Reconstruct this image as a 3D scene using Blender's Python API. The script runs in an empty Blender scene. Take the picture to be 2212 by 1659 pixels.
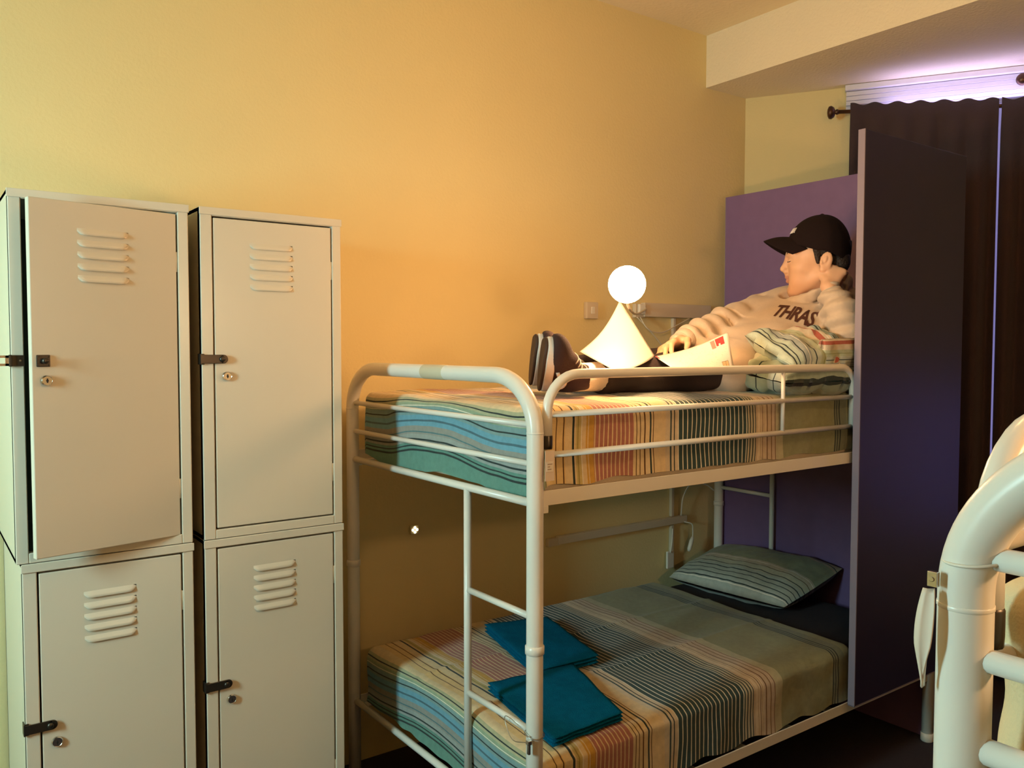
import bpy, bmesh, math, random
import numpy as np
from mathutils import Vector, Matrix, noise
from mathutils.bvhtree import BVHTree
random.seed(7); rng = np.random.default_rng(7)
S = bpy.context.scene
COL = S.collection
PI = math.pi

# ---------------------------------------------------------------- helpers
def V(*a): return np.array(a, float)
def unit(a):
    a = np.asarray(a, float); return a/np.linalg.norm(a)

class MB:
    """collects shapes in world coordinates for ONE mesh object"""
    def __init__(s): s.v = []; s.f = []; s.uv = {}; s.mi = []
    def add(s, vs, fs, mi=0):
        b = len(s.v); s.v += [tuple(map(float, p)) for p in vs]
        s.f += [tuple(b+i for i in f) for f in fs]; s.mi += [mi]*len(fs)
    def box(s, x0, x1, y0, y1, z0, z1, mi=0, xf=None):
        vs = [(x, y, z) for x in (x0, x1) for y in (y0, y1) for z in (z0, z1)]
        if xf: vs = [xf(p) for p in vs]
        s.add(vs, [(0,1,3,2),(4,6,7,5),(0,4,5,1),(2,3,7,6),(0,2,6,4),(1,5,7,3)], mi); return s
    def tube(s, path, r, n=14, mi=0, flat=None, closed=False):
        P = [np.array(p, float) for p in path]; m = len(P)
        R = r if hasattr(r, '__len__') else [r]*m
        T = []
        for i in range(m):
            if closed: t = P[(i+1) % m]-P[i-1]
            else: t = P[min(i+1, m-1)]-P[max(i-1, 0)]
            T.append(unit(t))
        a = V(0,0,1) if abs(T[0][2]) < .9 else V(1,0,0)
        U = unit(np.cross(T[0], a)); vs = []
        for i in range(m):
            U = unit(U-T[i]*(U@T[i])); W = np.cross(T[i], U)
            for k in range(n):
                t = 2*PI*k/n; vs.append(P[i]+R[i]*(math.cos(t)*U+math.sin(t)*W))
        fs = []
        for i in range(m if closed else m-1):
            j = (i+1) % m
            for k in range(n):
                l = (k+1) % n; fs.append((i*n+k, i*n+l, j*n+l, j*n+k))
        if not closed: fs += [tuple(range(n))[::-1], tuple((m-1)*n+k for k in range(n))]
        s.add(vs, fs, mi); return s
    def lathe(s, c, axis, prof, n=20, mi=0):
        ax = unit(axis); a = V(0,0,1) if abs(ax[2]) < .9 else V(1,0,0)
        U = unit(np.cross(ax, a)); W = np.cross(ax, U); c = np.array(c, float); vs = []
        for (r, h) in prof:
            for k in range(n):
                t = 2*PI*k/n; vs.append(c+ax*h+r*(math.cos(t)*U+math.sin(t)*W))
        fs = [(i*n+k, i*n+(k+1) % n, (i+1)*n+(k+1) % n, (i+1)*n+k) for i in range(len(prof)-1) for k in range(n)]
        fs += [tuple(range(n))[::-1], tuple((len(prof)-1)*n+k for k in range(n))]
        s.add(vs, fs, mi); return s
    def build(s, name, mats, parent=None, smooth=False, bevel=0, seg=2, sub=0, angle=None):
        return mesh_obj(name, s.v, s.f, mats, parent, smooth, bevel, seg, sub, s.mi, angle)

def root_loc(o):
    l = Vector((0,0,0))
    while o is not None: l += o.location; o = o.parent
    return l
def mesh_obj(name, v, f, mats, parent=None, smooth=False, bevel=0, seg=2, sub=0, mi=None, angle=None):
    v = np.asarray(v, float)
    if parent is None:
        off = Vector(((v[:,0].min()+v[:,0].max())/2, (v[:,1].min()+v[:,1].max())/2, v[:,2].min())); loc = off
    else: off = root_loc(parent); loc = Vector((0,0,0))
    me = bpy.data.meshes.new(name); me.from_pydata((v-np.array(off)).tolist(), [], f if isinstance(f, list) else f.tolist())
    if not isinstance(mats, (list, tuple)): mats = [mats]
    for m in mats: me.materials.append(m)
    if mi is not None and len(mats) > 1: me.polygons.foreach_set('material_index', np.asarray(mi, np.int32))
    if smooth: me.polygons.foreach_set('use_smooth', np.ones(len(me.polygons), bool))
    bm = bmesh.new(); bm.from_mesh(me)
    if len(bm.verts) < 60000: bmesh.ops.recalc_face_normals(bm, faces=bm.faces)
    bm.to_mesh(me); bm.free(); me.update()
    o = bpy.data.objects.new(name, me); o.location = loc; COL.objects.link(o)
    if parent is not None: o.parent = parent
    if bevel:
        m = o.modifiers.new('b', 'BEVEL'); m.width = bevel; m.segments = seg; m.limit_method = 'ANGLE'; m.angle_limit = .6
    if sub:
        m = o.modifiers.new('s', 'SUBSURF'); m.levels = sub; m.render_levels = sub
    return o
def tag(o, label=None, cat=None, group=None, kind=None):
    if label: o['label'] = label
    if cat: o['category'] = cat
    if group: o['group'] = group
    if kind: o['kind'] = kind
    return o
def thing(name, label, cat, loc, group=None):
    o = bpy.data.objects.new(name, None); o.location = loc; o.empty_display_size = .05; COL.objects.link(o)
    return tag(o, label, cat, group)
def set_attr(o, name, vals):
    a = o.data.attributes.new(name, 'FLOAT', 'POINT'); a.data.foreach_set('value', np.asarray(vals, np.float32))
def arc(c, u, w, r1, r2, a0, a1, n=8):
    c, u, w = map(lambda q: np.array(q, float), (c, u, w))
    return [c+u*r1*math.cos(a)+w*r2*math.sin(a) for a in np.linspace(a0, a1, n)]
def spline(pts, n=8):
    P = [np.array(p, float) for p in pts]; P = [2*P[0]-P[1]]+P+[2*P[-1]-P[-2]]; out = []
    for i in range(1, len(P)-2):
        for t in np.linspace(0, 1, n, endpoint=False):
            a, b, c, d = P[i-1:i+3]
            out.append(.5*((2*b)+(c-a)*t+(2*a-5*b+4*c-d)*t*t+(3*b-a-3*c+d)*t**3))
    return out+[P[-2]]

# ---------------------------------------------------------------- materials
def new_mat(name):
    m = bpy.data.materials.new(name); m.use_nodes = True; nt = m.node_tree
    return m, nt, nt.nodes['Principled BSDF']
def mat(name, col, rough=.5, metal=0, noise_amt=.06, nscale=8, bump=0, bscale=200, spec=.5, coat=0, trans=0, sheen=0, sss=0):
    m, nt, p = new_mat(name); N = nt.nodes; L = nt.links
    p.inputs['Roughness'].default_value = rough; p.inputs['Metallic'].default_value = metal
    p.inputs['Specular IOR Level'].default_value = spec; p.inputs['Coat Weight'].default_value = coat
    p.inputs['Sheen Weight'].default_value = sheen
    if sss:
        p.inputs['Subsurface Weight'].default_value = sss; p.inputs['Subsurface Radius'].default_value = (.012, .005, .003); p.inputs['Subsurface Scale'].default_value = 1
    tc = N.new('ShaderNodeTexCoord')
    nz = N.new('ShaderNodeTexNoise'); nz.inputs['Scale'].default_value = nscale; nz.inputs['Detail'].default_value = 4
    L.new(tc.outputs['Object'], nz.inputs['Vector'])
    mx = N.new('ShaderNodeMix'); mx.data_type = 'RGBA'
    mx.inputs[6].default_value = (*[c*(1-noise_amt) for c in col], 1); mx.inputs[7].default_value = (*[min(1, c*(1+noise_amt)) for c in col], 1)
    L.new(nz.outputs['Fac'], mx.inputs[0]); L.new(mx.outputs[2], p.inputs['Base Color'])
    if bump:
        b = N.new('ShaderNodeTexNoise'); b.inputs['Scale'].default_value = bscale; b.inputs['Detail'].default_value = 3
        L.new(tc.outputs['Object'], b.inputs['Vector'])
        bn = N.new('ShaderNodeBump'); bn.inputs['Strength'].default_value = bump; bn.inputs['Distance'].default_value = .01
        L.new(b.outputs['Fac'], bn.inputs['Height']); L.new(bn.outputs['Normal'], p.inputs['Normal'])
    return m
def emit_mat(name, col, strength):
    m, nt, p = new_mat(name); p.inputs['Emission Color'].default_value = (*col, 1); p.inputs['Emission Strength'].default_value = strength
    p.inputs['Base Color'].default_value = (.8, .8, .8, 1); return m

def stripe_mat(name, s0, s1, base, lines, repeats, rough=.85, trans=0):
    """woven striped cloth: attribute s = metres along the cloth"""
    m, nt, p = new_mat(name); N = nt.nodes; L = nt.links
    p.inputs['Roughness'].default_value = rough; p.inputs['Sheen Weight'].default_value = .15; p.inputs['Specular IOR Level'].default_value = .2
    at = N.new('ShaderNodeAttribute'); at.attribute_name = 's'
    tc = N.new('ShaderNodeTexCoord')
    wob = N.new('ShaderNodeTexNoise'); wob.inputs['Scale'].default_value = 4; L.new(tc.outputs['Object'], wob.inputs['Vector'])
    wm = N.new('ShaderNodeMath'); wm.operation = 'MULTIPLY_ADD'; wm.inputs[1].default_value = .006; wm.inputs[2].default_value = -.003
    L.new(wob.outputs['Fac'], wm.inputs[0])
    ad = N.new('ShaderNodeMath'); ad.operation = 'ADD'; L.new(at.outputs['Fac'], ad.inputs[0]); L.new(wm.outputs[0], ad.inputs[1])
    sv = ad.outputs[0]
    mr = N.new('ShaderNodeMapRange'); mr.inputs['From Min'].default_value = s0; mr.inputs['From Max'].default_value = s1
    L.new(sv, mr.inputs['Value'])
    def ramp(stops):
        r = N.new('ShaderNodeValToRGB'); cr = r.color_ramp; cr.interpolation = 'CONSTANT'
        for i, (pos, c) in enumerate(stops):
            q = (pos-s0)/(s1-s0)
            e = cr.elements[i] if i < 2 else cr.elements.new(q)
            e.position = max(0, min(1, q)); e.color = (*c, 1)
        L.new(mr.outputs[0], r.inputs['Fac']); return r.outputs['Color']
    cur = ramp(base)
    def mix(f, a, b):
        x = N.new('ShaderNodeMix'); x.data_type = 'RGBA'
        L.new(f, x.inputs[0]); L.new(a, x.inputs[6])
        if isinstance(b, tuple): x.inputs[7].default_value = (*b, 1)
        else: L.new(b, x.inputs[7])
        return x.outputs[2]
    def mth(op, a, b):
        x = N.new('ShaderNodeMath'); x.operation = op
        for i, q in enumerate((a, b)):
            if isinstance(q, (int, float)): x.inputs[i].default_value = q
            else: L.new(q, x.inputs[i])
        return x.outputs[0]
    for (a, b, per, duty, col) in repeats:
        fr = mth('FRACT', mth('DIVIDE', mth('SUBTRACT', sv, a), per), 0)
        z = mth('MULTIPLY', mth('GREATER_THAN', sv, a), mth('LESS_THAN', sv, b))
        cur = mix(mth('MULTIPLY', mth('LESS_THAN', fr, duty), z), cur, col)
    for (c, w, col) in lines:
        z = mth('LESS_THAN', mth('ABSOLUTE', mth('SUBTRACT', sv, c), 0), w/2)
        cur = mix(z, cur, col)
    nz = N.new('ShaderNodeTexNoise'); nz.inputs['Scale'].default_value = 60; nz.inputs['Detail'].default_value = 5; L.new(tc.outputs['Object'], nz.inputs['Vector'])
    hs = N.new('ShaderNodeHueSaturation'); mm = N.new('ShaderNodeMapRange'); mm.inputs['To Min'].default_value = .8; mm.inputs['To Max'].default_value = 1.2
    L.new(nz.outputs['Fac'], mm.inputs['Value']); L.new(mm.outputs[0], hs.inputs['Value']); L.new(cur, hs.inputs['Color'])
    L.new(hs.outputs['Color'], p.inputs['Base Color'])
    b = N.new('ShaderNodeTexNoise'); b.inputs['Scale'].default_value = 350; L.new(tc.outputs['Object'], b.inputs['Vector'])
    bn = N.new('ShaderNodeBump'); bn.inputs['Strength'].default_value = .25; bn.inputs['Distance'].default_value = .004
    L.new(b.outputs['Fac'], bn.inputs['Height']); L.new(bn.outputs['Normal'], p.inputs['Normal'])
    return m

M = {}
M['wall'] = mat('wall_plaster', (.78, .65, .335), .75, bump=.12, bscale=110, noise_amt=.04, nscale=2, spec=.25)
M['ceil'] = mat('ceiling_plaster', (.88, .76, .53), .8, bump=.2, bscale=60, noise_amt=.03, nscale=2, spec=.2)
M['soffit'] = mat('popcorn_plaster', (.86, .76, .56), .85, bump=.3, bscale=85, noise_amt=.04, nscale=3, spec=.2)
M['floor'] = mat('dark_carpet', (.035, .024, .03), .95, bump=.5, bscale=300)
M['locker'] = mat('locker_paint', (.70, .64, .52), .28, noise_amt=.03, nscale=3, bump=.015, bscale=300, spec=.5)
M['locker_in'] = mat('locker_inside', (.10, .11, .09), .7)
M['dark_metal'] = mat('dark_metal', (.07, .06, .05), .35, metal=.8)
M['steel'] = mat('plain_steel', (.55, .52, .46), .3, metal=1)
M['chrome'] = mat('chrome', (.75, .73, .7), .15, metal=1)
M['black'] = mat('black_slot', (.01, .01, .01), .6)
M['bed'] = mat('white_enamel', (.80, .77, .70), .3, noise_amt=.03, nscale=12, spec=.5)
M['panel'] = mat('blue_laminate', (.021, .016, .060), .42, noise_amt=.1, nscale=20, bump=.03, bscale=500)  # same board as the headboard, with its shade darkened into the colour
M['tape'] = mat('tan_tape', (.62, .55, .40), .6)
M['panel_a'] = mat('purple_laminate', (.19, .115, .26), .45, noise_amt=.1, nscale=20, bump=.03, bscale=500)  # same board as the tall panel, with the lamplight brightened into the colour
M['panel_edge'] = mat('panel_edge', (.24, .20, .26), .5)
M['curtain'] = mat('brown_curtain', (.05, .028, .03), .9, bump=.3, bscale=300, sheen=.1)
M['rod'] = mat('bronze_rod', (.10, .05, .03), .35, metal=.7)
M['blind'] = mat('blind_slats', (.72, .70, .72), .5)
M['sheet'] = mat('cream_sheet', (.74, .64, .50), .9, bump=.2, bscale=300)
M['dark_sheet'] = mat('dark_navy_sheet', (.02, .017, .024), .9, bump=.2, bscale=250)
M['towel'] = mat('blue_terry', (.002, .150, .29), .98, bump=.8, bscale=420, noise_amt=.25, nscale=40, spec=.05)
M['blanket'] = mat('cream_blanket', (.74, .60, .36), .9, bump=.2, bscale=250)
M['conduit'] = mat('wall_trunking', (.66, .56, .42), .5)
M['plastic'] = mat('white_plastic', (.78, .72, .62), .4)
M['skin'] = mat('skin', (.72, .43, .27), .5, noise_amt=.05, nscale=30, spec=.35, sss=.15)
M['lip'] = mat('lips', (.58, .28, .20), .4)
M['hoodie'] = mat('oat_fleece', (.60, .47, .35), .95, bump=.25, bscale=500, noise_amt=.06, nscale=60, sheen=.2)
M['print'] = mat('brown_print', (.075, .022, .012), .8)
M['denim'] = mat('black_denim', (.030, .018, .018), .85, bump=.2, bscale=400)
M['cap'] = mat('black_cap', (.012, .006, .006), .9, bump=.2, bscale=500, spec=.15)
M['hair'] = mat('dark_hair', (.018, .010, .007), .6, bump=.6, bscale=160)
M['thread'] = mat('white_thread', (.75, .7, .68), .7)
M['eye'] = mat('eye_white', (.7, .66, .6), .2)
M['rubber'] = mat('dark_rubber', (.05, .022, .012), .7)
M['foam'] = mat('white_sole', (.72, .66, .60), .6)
M['suede'] = mat('black_suede', (.035, .015, .015), .9, bump=.3, bscale=400)
M['sock'] = mat('white_sock', (.76, .68, .62), .95, bump=.3, bscale=300)
M['tagpaper'] = mat('tag_paper', (.75, .62, .5), .5)
M['bulb'] = emit_mat('bulb_glow', (1.0, .55, .25), 150)
M['bulb2'] = emit_mat('pendant_glow', (1.0, .55, .22), 80)
M['bulb3'] = emit_mat('strong_bulb_glow', (1.0, .57, .27), 205)
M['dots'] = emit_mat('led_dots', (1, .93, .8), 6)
M['night'] = emit_mat('night_window', (.45, .42, 1.0), .4)

CREAM = (.72, .58, .36); CREAM2 = (.66, .56, .42); OLIVE = (.27, .28, .17); DK = (.03, .045, .045); BRN = (.14, .07, .03)
MAUVE = (.42, .18, .15); TEAL = (.12, .30, .28); BLUE = (.16, .36, .46); GREY = (.33, .36, .34); WHITE = (.78, .74, .64)
base = [(-.30, (.13, .28, .23)), (-.135, GREY), (-.105, (.30, .30, .27)), (-.085, BLUE), (-.045, (.22, .34, .34)), (-.02, (.30, .38, .26)),
        (.0, (.42, .42, .27)), (.022, CREAM), (.05, (.74, .55, .27)), (.10, CREAM), (.133, (.55, .46, .2)), (.15, CREAM), (.165, (.62, .36, .08)),
        (.196, MAUVE), (.333, CREAM), (.45, CREAM2), (.465, (.45, .47, .42)), (.478, CREAM2), (.50, (.035, .070, .072)), (.80, (.50, .46, .34)), (.83, CREAM2),
        (.88, (.55, .44, .34)), (.93, (.45, .42, .28)), (.965, OLIVE), (1.24, (.20, .22, .16)), (1.30, OLIVE)]
lines = [(-.15, .006, DK), (-.138, .004, DK), (-.118, .005, DK), (-.095, .004, (.1, .2, .22)), (-.06, .006, (.08, .16, .2)), (-.032, .004, DK), (-.012, .003, WHITE), (.012, .005, DK),
         (.075, .003, BRN), (.098, .004, BRN), (.13, .007, DK), (.146, .004, (.35, .28, .1)), (.158, .003, WHITE), (.18, .003, CREAM), (.376, .005, BRN), (.397, .006, DK), (.408, .003, BRN),
         (.478, .005, DK), (.492, .004, DK), (.347, .003, BRN), (.36, .003, BRN), (.81, .005, DK), (.823, .005, DK), (.835, .004, DK), (.87, .003, BRN), (.895, .004, BRN), (.917, .003, BRN), (.935, .003, BRN), (1.245, .006, DK), (1.258, .005, DK), (1.272, .006, DK)]
reps = [(.200, .333, .0148, .26, CREAM), (.506, .80, .0178, .2, WHITE), (.84, .93, .018, .22, (.5, .38, .25))]
M['stripe'] = stripe_mat('striped_cotton', -.3, 1.9, base, lines, reps)
pbase = [(0, (.42, .50, .42)), (.05, GREY), (.09, (.50, .53, .44)), (.13, (.46, .50, .34)), (.17, CREAM2), (.205, (.45, .12, .08)), (.225, CREAM2), (.25, (.36, .45, .40)), (.31, (.50, .55, .48)), (.36, (.40, .46, .33)), (.44, (.5, .5, .38)), (.5, OLIVE), (.6, CREAM2)]
plines = [(.02, .006, DK), (.035, .004, DK), (.06, .004, DK), (.08, .003, WHITE), (.11, .005, DK), (.15, .004, (.3, .33, .15)), (.24, .004, WHITE), (.265, .007, DK), (.28, .004, DK), (.3, .006, DK), (.34, .003, DK), (.40, .004, DK), (.47, .004, BRN)]
M['pillow'] = stripe_mat('striped_pillowcase', 0, .7, pbase, plines, [])
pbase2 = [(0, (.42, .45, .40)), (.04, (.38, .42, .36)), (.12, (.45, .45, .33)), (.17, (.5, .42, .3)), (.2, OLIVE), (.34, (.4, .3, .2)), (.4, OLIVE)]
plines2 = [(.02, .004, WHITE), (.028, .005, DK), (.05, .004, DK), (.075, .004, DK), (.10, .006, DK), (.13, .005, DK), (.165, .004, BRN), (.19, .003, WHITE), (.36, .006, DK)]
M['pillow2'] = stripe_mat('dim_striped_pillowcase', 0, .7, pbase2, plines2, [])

# ---------------------------------------------------------------- room
def struct(name, mb, m, bevel=0):
    o = mb.build(name, m, None, bevel=bevel); o['kind'] = 'structure'; return o
YW = 1.10; ZC = 2.91; XC = 2.13
wd = V(.5207592, -.8537036, 0); wn = V(-.8537036, -.5207592, 0)       # along the window wall, into the room
def onw(d, off, z): return V(XC, YW, 0)+wd*d+wn*off+V(0, 0, z)
XL, YF = -2.45, -4.0
far = onw((YW-YF)/.8537036, 0, 0)
b = MB(); b.box(XL-.1, far[0]+.2, YF-.1, YW+.1, -.1, 0); struct('floor', b, M['floor'])
b = MB(); b.box(XL-.1, far[0]+.2, YF-.1, YW+.1, ZC, ZC+.1); struct('ceiling', b, M['ceil'])
b = MB(); b.box(XL-.1, XC+.12, YW, YW+.1, 0, ZC); struct('wall_back', b, M['wall'])
b = MB(); b.box(XL-.1, far[0]+.2, YF-.1, YF, 0, ZC); struct('wall_front', b, M['wall'])
# left wall with a doorway
b = MB(); b.box(XL-.1, XL, YF, -.62, 0, ZC); b.box(XL-.1, XL, .28, YW, 0, ZC); b.box(XL-.1, XL, -.62, .28, 2.05, ZC); struct('wall_left', b, M['wall'])
b = MB()
for y0, y1, z0, z1 in ((-.69, -.62, 0, 2.12), (.28, .35, 0, 2.12), (-.69, .35, 2.05, 2.12)): b.box(XL, XL+.02, y0, y1, z0, z1)
struct('trim_2', b, M['conduit'])
b = MB(); b.box(XL-1.2, XL-.1, -1.6, .6, -.1, 0); b.box(XL-1.3, XL-1.2, -1.6, .6, 0, ZC); b.box(XL-1.2, XL-.1, -1.7, -1.6, 0, ZC); b.box(XL-1.2, XL-.1, .6, .7, 0, ZC); b.box(XL-1.3, XL-.1, -1.7, .7, 2.5, 2.6)
struct('wall_hallway', b, M['ceil'])
# window wall (slanted), the window is behind blind and curtains
def wallbox(mb, d0, d1, o0, o1, z0, z1): return mb.box(d0, d1, o0, o1, z0, z1, xf=lambda p: onw(*p))
dl = (YW-YF)/.8537036
b = MB(); W0, W1, WZ0, WZ1 = .50, 1.55, .9, 2.60
wallbox(b, -.05, W0, -.12, 0, 0, ZC); wallbox(b, W1, dl+.1, -.12, 0, 0, ZC); wallbox(b, W0, W1, -.12, 0, 0, WZ0); wallbox(b, W0, W1, -.12, 0, WZ1, ZC)
struct('wall_right', b, M['wall'])
wf = MB()
for d0, d1, z0, z1 in ((W0, W0+.05, WZ0, WZ1), (W1-.05, W1, WZ0, WZ1), (W0, W1, WZ0, WZ0+.05), (W0, W1, WZ1-.05, WZ1), ((W0+W1)/2-.02, (W0+W1)/2+.02, WZ0, WZ1)): wallbox(wf, d0, d1, -.10, -.05, z0, z1)
w1 = struct('window_1', wf, M['plastic'])
g = MB(); wallbox(g, W0+.05, W1-.05, -.08, -.075, WZ0+.05, WZ1-.05); g.build('pane', M['night'], w1)
M['night2'] = emit_mat('night_window_blue', (.22, .20, 1.0), 3.0)
wf = MB(); A0, A1 = 2.02, 2.36
for d0, d1, z0, z1 in ((A0, A0+.04, .5, 1.3), (A1-.04, A1, .5, 1.3), (A0, A1, .5, .54), (A0, A1, 1.26, 1.3)): wallbox(wf, d0, d1, 0, .03, z0, z1)
w2 = struct('window_2', wf, M['plastic'])  # unseen window, added so its blue pane puts a sheen on the tall board
g = MB(); wallbox(g, A0+.04, A1-.04, .004, .010, .54, 1.26); g.build('pane', M['night2'], w2)
# soffit beam over the window
b = MB(); SZ = 2.672; XS = 1.845
p0 = V(XS, YW, 0); p1 = V(XC, YW, 0); p2 = far; p3 = V(XS, YF, 0)
b.add([(*p[:2], z) for z in (SZ, ZC) for p in (p0, p1, p2, p3)], [(0,1,2,3), (4,7,6,5), (0,4,5,1), (1,5,6,2), (2,6,7,3), (3,7,4,0)])
struct('trim_1', b, M['soffit'])

# blind
bl = thing('window_blind', 'pale slatted blind above the brown curtain, close under the ceiling beam', 'blind', onw(.98, .03, 2.56))
b = MB(); wallbox(b, .45, 1.60, .004, .05, 2.645, 2.670); wallbox(b, .45, 1.60, .008, .036, 2.545, 2.557); b.build('head_rail', M['blind'], bl, bevel=.003)
b = MB()
for k in range(4):
    z = 2.632-k*.0215
    b.box(.455, 1.595, .012, .034, z-.010, z+.010, xf=lambda p, z=z: onw(p[0], p[1]+(p[2]-z)*-.25, z+(p[2]-z)*1.0))
b.build('slats', M['blind'], bl)
# curtain rod
cr = thing('curtain_rod', 'bronze curtain rod with round finials across the top of the window', 'curtain rod', onw(1.0, .09, 2.53))
b = MB(); b.tube([onw(.42, .10, 2.538), onw(1.75, .10, 2.450)], .009, 14); b.build('pole', M['rod'], cr, smooth=True)
for d, sg in ((.42, -1), (1.75, 1)):
    b = MB(); b.lathe(onw(d, .10, 2.538 if sg < 0 else 2.45), wd*sg, [(.011, -.005), (.013, .004), (.008, .008), (.022, .014), (.030, .026), (.028, .036), (.016, .042), (.004, .044)], 22); b.build('finial', M['rod'], cr, smooth=True)
for d in (.52, 1.66):
    b = MB(); b.tube([onw(d, .0, 2.52), onw(d, .06, 2.52), onw(d, .098, 2.53)], .006, 10); b.lathe(onw(d, 0, 2.52), wn, [(.018, 0), (.018, .004), (.01, .006)], 16); b.build('bracket', M['rod'], cr, smooth=True)
b = MB(); b.tube([onw(1.15, .0, 2.60), onw(1.15, .08, 2.60)], .006, 10); b.lathe(onw(1.15, .07, 2.60), wn, [(.008, 0), (.018, .008), (.026, .020), (.024, .032), (.012, .040), (.003, .042)], 20); b.build('knob', M['rod'], cr, smooth=True)
# curtains
def curtain(name, label, d0, d1, seed):
    nd, nz = 130, 40; vs = []; r = random.Random(seed); ph = r.random()*6
    for j in range(nz+1):
        t = j/nz; z = 2.563-.045*(d0-.475)/.66-t*2.45
        for i in range(nd+1):
            u = i/nd; d = d0+(d1-d0)*u; zd = -.045*(d-d0)/.66
            amp = .012+.022*min(1, t*4)
            o = .10+.018+amp*(math.sin(u*(d1-d0)*62+ph+.6*math.sin(t*3))+.4*math.sin(u*(d1-d0)*27+ph*2))*.75
            zz = z+zd+ (.006*math.sin(u*40+seed) if j == 0 else 0)
            if j <= 1: o = .10+.014
            vs.append(onw(d, o, zz))
    fs = [(j*(nd+1)+i, j*(nd+1)+i+1, (j+1)*(nd+1)+i+1, (j+1)*(nd+1)+i) for j in range(nz) for i in range(nd)]
    o = mesh_obj(name, vs, fs, M['curtain'], None, True); m = o.modifiers.new('s', 'SOLIDIFY'); m.thickness = .003
    return tag(o, label, 'curtain', 'brown window curtains')
curtain('curtain', 'dark brown curtain hanging behind the tall blue board at the window', .475, 1.062, 1)
curtain('curtain', 'dark brown curtain at the far right, beyond the lit gap between curtains', 1.072, 1.68, 2)

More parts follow.
